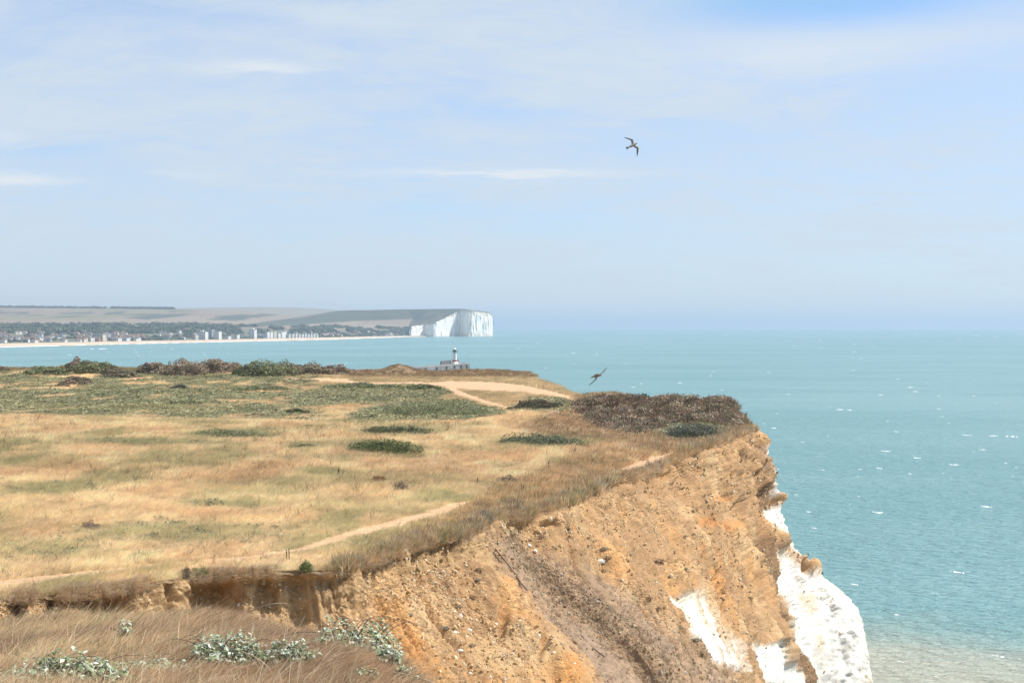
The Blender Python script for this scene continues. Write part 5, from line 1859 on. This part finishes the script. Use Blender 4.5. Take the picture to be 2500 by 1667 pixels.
# ------------------------------------------------------------------ foreground brambles, canes and stems
def fore_at(px, py):
    Y = np.linspace(9, 33, 2500)
    x = X_of(np.full(2500, px), Y)
    z = zfore(x, Y)
    _, q = PJ(np.stack([x, Y, z], -1))
    k = np.argmin(np.abs(q - py) + np.where(inside(x, Y, FPOLY), 0, 200))
    return np.array([x[k], Y[k], z[k]])


BR = [(0.38, 0.43, 0.32), (0.22, 0.28, 0.13), (0.52, 0.55, 0.46), (0.13, 0.18, 0.07), (0.29, 0.34, 0.20)]  # palest tones paint glare on the leaves, along with their pale undersides
BRG = [(0.24, 0.28, 0.10), (0.18, 0.22, 0.08), (0.38, 0.42, 0.30)]
M_bleaf = mat_attr('bramble_leaves', 0.42, vary=0.0, spec=0.5, trans=0.12)


def bramble(px, py, wpx, hpx, n, ncane, lab, seed, pal=BR, leaf=.055):
    b = fore_at(px, py)
    sc = b[1] / F
    r = np.random.default_rng(seed)
    root = bpy.data.objects.new('bramble', None)
    C.objects.link(root)
    root.location = tuple(b)
    root['label'] = lab; root['category'] = 'bramble'; root['group'] = 'pale-leaved brambles in the foreground'
    rx, rz = 1.15 * wpx * sc / 2, 1.15 * hpx * sc
    n = int(n * 1.7)
    # leaves sit in groups of three along hidden stems
    k = n // 3
    d = r.normal(size=(k, 3)); d[:, 2] = np.abs(d[:, 2])
    d /= np.linalg.norm(d, axis=1, keepdims=True)
    lob = 1 + .5 * fbm(d[:, 0] * 2.5 + seed, d[:, 1] * 2.5, d[:, 2] * 2.5, oct=2, seed=seed)
    c = d * (lob * r.uniform(.35, 1.0, k) ** .6)[:, None] * A(rx, rx * .55, rz)
    c = np.repeat(c, 3, 0) + r.normal(0, leaf * .55, (3 * k, 3))
    nn = np.repeat(d * .5, 3, 0) + A(0.35, -.15, .9) + r.normal(0, .38, (3 * k, 3))
    V, Fq = leaf_quads(c, nn, leaf * 1.25 * r.uniform(.6, 1.3, 3 * k), r)
    pi = r.choice(len(pal), 3 * k)
    cl = np.repeat(np.clip(np.array(pal)[pi] * (1 + .15 * r.normal(size=(3 * k, 1))), .01, .9), 4, 0)
    obj('leaves', mesh_np('leaves', V, Fq, M_bleaf, cl, smooth=False), parent=root)
    for q in range(ncane):
        a = r.uniform(-1, 1)
        e = r.uniform(.6, 1.15) * (1 if r.uniform() < .7 else -1)
        cp_ = np.array([(a * rx * .4, 0, -.1), (a * rx * .5 + e * rx * .2, r.normal(0, .1), rz * .6), (a * rx * .6 + e * rx * .55, r.normal(0, .15), rz * .98), (a * rx * .6 + e * rx * 1.0, r.normal(0, .2), rz * .7)])
        V, Fc = tube(crom(cp_, np.linspace(0, 3, 12)), list(np.linspace(.006, .002, 12)), 5)
        obj('cane', poly_mesh('cane', V, Fc, M_cane, smooth=True), parent=root)
    return root


for i, a in enumerate((
        (548, 1625, 180, 64, 760, 7, 'largest pale-leaved bramble, centre of the near grass'),
        (705, 1628, 130, 50, 460, 6, 'pale-leaved bramble right of the largest one'),
        (219, 1560, 50, 24, 110, 2, 'small pale bramble low on the left below the earth scar'),
        (305, 1572, 40, 44, 120, 2, 'upright whitish bramble sprig right of the small left one'),
        (175, 1672, 220, 64, 820, 7, 'wide pale bramble cut by the bottom edge on the left'),
        (335, 1650, 190, 36, 420, 5, 'low pale bramble strip between the two largest ones'),
        (390, 1560, 60, 18, 90, 2, 'sparse pale sprig below the middle of the earth scar'),
        (870, 1600, 200, 78, 800, 16, 'bramble with arching bare stems at the brink of the slope'),
        (780, 1592, 46, 34, 120, 2, 'small pale bramble left of the arching stems'),
        (948, 1636, 70, 50, 260, 4, 'trailing bramble spilling over the brink on the right'),
        (30, 1665, 90, 30, 160, 2, 'pale bramble in the bottom left corner'))):
    bramble(*a, seed=600 + i)
for i, a in enumerate(((890, 1662, 50, 26, 160, 2, 'yellow-green sprig near the bottom below the arching stems'), (985, 1662, 40, 26, 120, 2, 'green sprig at the brink near the bottom edge'))):
    bramble(*a, seed=640 + i, pal=BRG)


def cane_px(name, pts, r0, r1, mat, lab, cat, group=None, Yb=None):
    q = np.array([P(a, b, c_) for a, b, c_ in pts])
    q = crom(q, np.linspace(0, len(q) - 1, 40))
    V, Fc = tube(q, list(np.linspace(r0, r1, 40)), 6)
    obj(name, poly_mesh(name, V, Fc, mat, smooth=True), label=lab, cat=cat, group=group)


gy = lambda px, py: float(fore_at(px, py)[1])
cane_px('dead_branch', [(583, 1514, 30.6), (602, 1497, 30.4), (629, 1484, 30.2), (663, 1474, 30), (690, 1472, 30), (703, 1475, 30)], .022, .007, M_wood, 'pale bent dead stem arching across the earth scar', 'branch')
cane_px('bramble_cane', [(650, 1574, 23.0), (690, 1553, 22.6), (730, 1543, 22.2), (780, 1544, 21.8), (830, 1556, 21.5), (862, 1566, 21.4)], .011, .006, M_cane, 'upper dark arching bramble cane at the brink', 'cane', 'arching canes')
cane_px('bramble_cane', [(690, 1578, 22.4), (725, 1557, 22.0), (765, 1549, 21.7), (815, 1560, 21.4), (850, 1580, 21.2)], .009, .005, M_cane, 'lower dark arching bramble cane at the brink', 'cane', 'arching canes')
for i, (a, b, c_, d_) in enumerate(((470, 1590, 500, 1520), (528, 1580, 534, 1515), (545, 1600, 552, 1545), (620, 1650, 630, 1610), (440, 1545, 395, 1470), (360, 1600, 330, 1560), (270, 1560, 300, 1500), (480, 1575, 410, 1555), (1060, 1660, 960, 1640))):
    Yb = gy(a, b)
    cane_px('dry_stalk', [(a, b + 8, Yb), ((a + c_) / 2 + 3, (b + d_) / 2, Yb), (c_, d_, Yb - .1)], .008, .003, M_wood,
            'thin pale dead stalk %s' % ('left of the dead bent stem', 'upright below the earth scar', 'beside the largest bramble', 'forked among the near brown grass', 'leaning left before the scar', 'short one above the bramble strip',
                                         'by the whitish bramble sprig', 'long and flat-lying left of the largest bramble', 'lying flat over the brink on the right')[i], 'stalk', 'dead stalks in the foreground')

# ------------------------------------------------------------------ whitecaps
WC = [(2165, 1102, 20), (2100, 1146, 8), (2148, 1144, 12), (2144, 1252, 22), (2330, 1135, 22), (2362, 1063, 16), (2425, 1064, 18), (2470, 1066, 22), (2410, 1238, 20), (2224, 946, 12), (2236, 956, 9), (2150, 964, 9),
      (2240, 1118, 14), (2050, 1000, 14), (2075, 1001, 10), (2293, 999, 6), (2292, 966, 6), (2400, 1098, 12), (1925, 963, 8), (1545, 945, 9), (1660, 935, 8), (1975, 1250, 10), (1990, 1290, 12), (2190, 1054, 10),
      (2338, 1398, 26), (2088, 1428, 14), (2190, 1502, 14), (2360, 1630, 10), (2290, 1655, 14), (2010, 1148, 8), (1890, 1045, 9), (225, 852, 9), (250, 852, 22), (170, 866, 7), (420, 852, 5), (500, 866, 5), (1400, 862, 8),
      (2440, 1604, 22), (2200, 1618, 14), (1945, 1208, 9), (1960, 1080, 8)]
rw = np.random.default_rng(31)
for k in range(85):
    WC.append((rw.uniform(1250, 2500), 815 + 420 * rw.uniform() ** 1.7, rw.uniform(2.5, 7)))
for k in range(35):
    WC.append((rw.uniform(0, 1250), rw.uniform(845, 890), rw.uniform(2, 5)))
V, Fq = [], []
for (a, b, w_) in WC:
    Y = float(y_sea(b))
    L = w_ * Y / F
    ncell = 5
    x0 = float(X_of(a, Y))
    for q in range(ncell):
        t = (q - 2) / 2.0
        cx = x0 + t * L * .45 + rw.normal(0, .05 * L)
        cy = Y - t * L * .35 + rw.normal(0, .12 * L)
        l_ = L * rw.uniform(.10, .26) * (1.2 - abs(t) * .6)
        wd = min(l_ * rw.uniform(.3, .9), 2.5 + Y * .002) * (1 + Y / 500)
        z0 = -(cx * cx + cy * cy) / (2 * REARTH)
        bse = len(V)
        m_ = 9
        V.append((cx, cy, z0 + .10 + min(.5, .06 * L)))
        for s in range(m_):
            an = 2 * math.pi * s / m_
            kx = rw.uniform(.6, 1.1)
            V.append((cx + l_ * kx * math.cos(an), cy + wd * kx * math.sin(an) - .3 * l_ * math.cos(an), z0 + .02))
        Fq += [(bse, bse + 1 + s, bse + 1 + (s + 1) % m_) for s in range(m_)]
obj('whitecaps', poly_mesh('whitecaps', V, Fq, M_foam, smooth=True), kind='stuff')

# ------------------------------------------------------------------ haze over the bay
hv_, hf_ = box_v(-33000, 33000, -33000, 33000, -76, 178)
hm = bpy.data.materials.new('haze_air')
hm.use_nodes = True
hm.node_tree.nodes.clear()
ht_ = NT(hm.node_tree)
pv = ht_.n('ShaderNodeVolumePrincipled')
pv.inputs['Color'].default_value = (0.50, 0.60, 0.745, 1)
pv.inputs['Density'].default_value = 0.00009
pv.inputs['Anisotropy'].default_value = 0.2
ho = ht_.n('ShaderNodeOutputMaterial')
ht_.link(pv.outputs[0], ho.inputs['Volume'])
obj('haze', poly_mesh('haze', hv_, hf_, hm), kind='stuff')
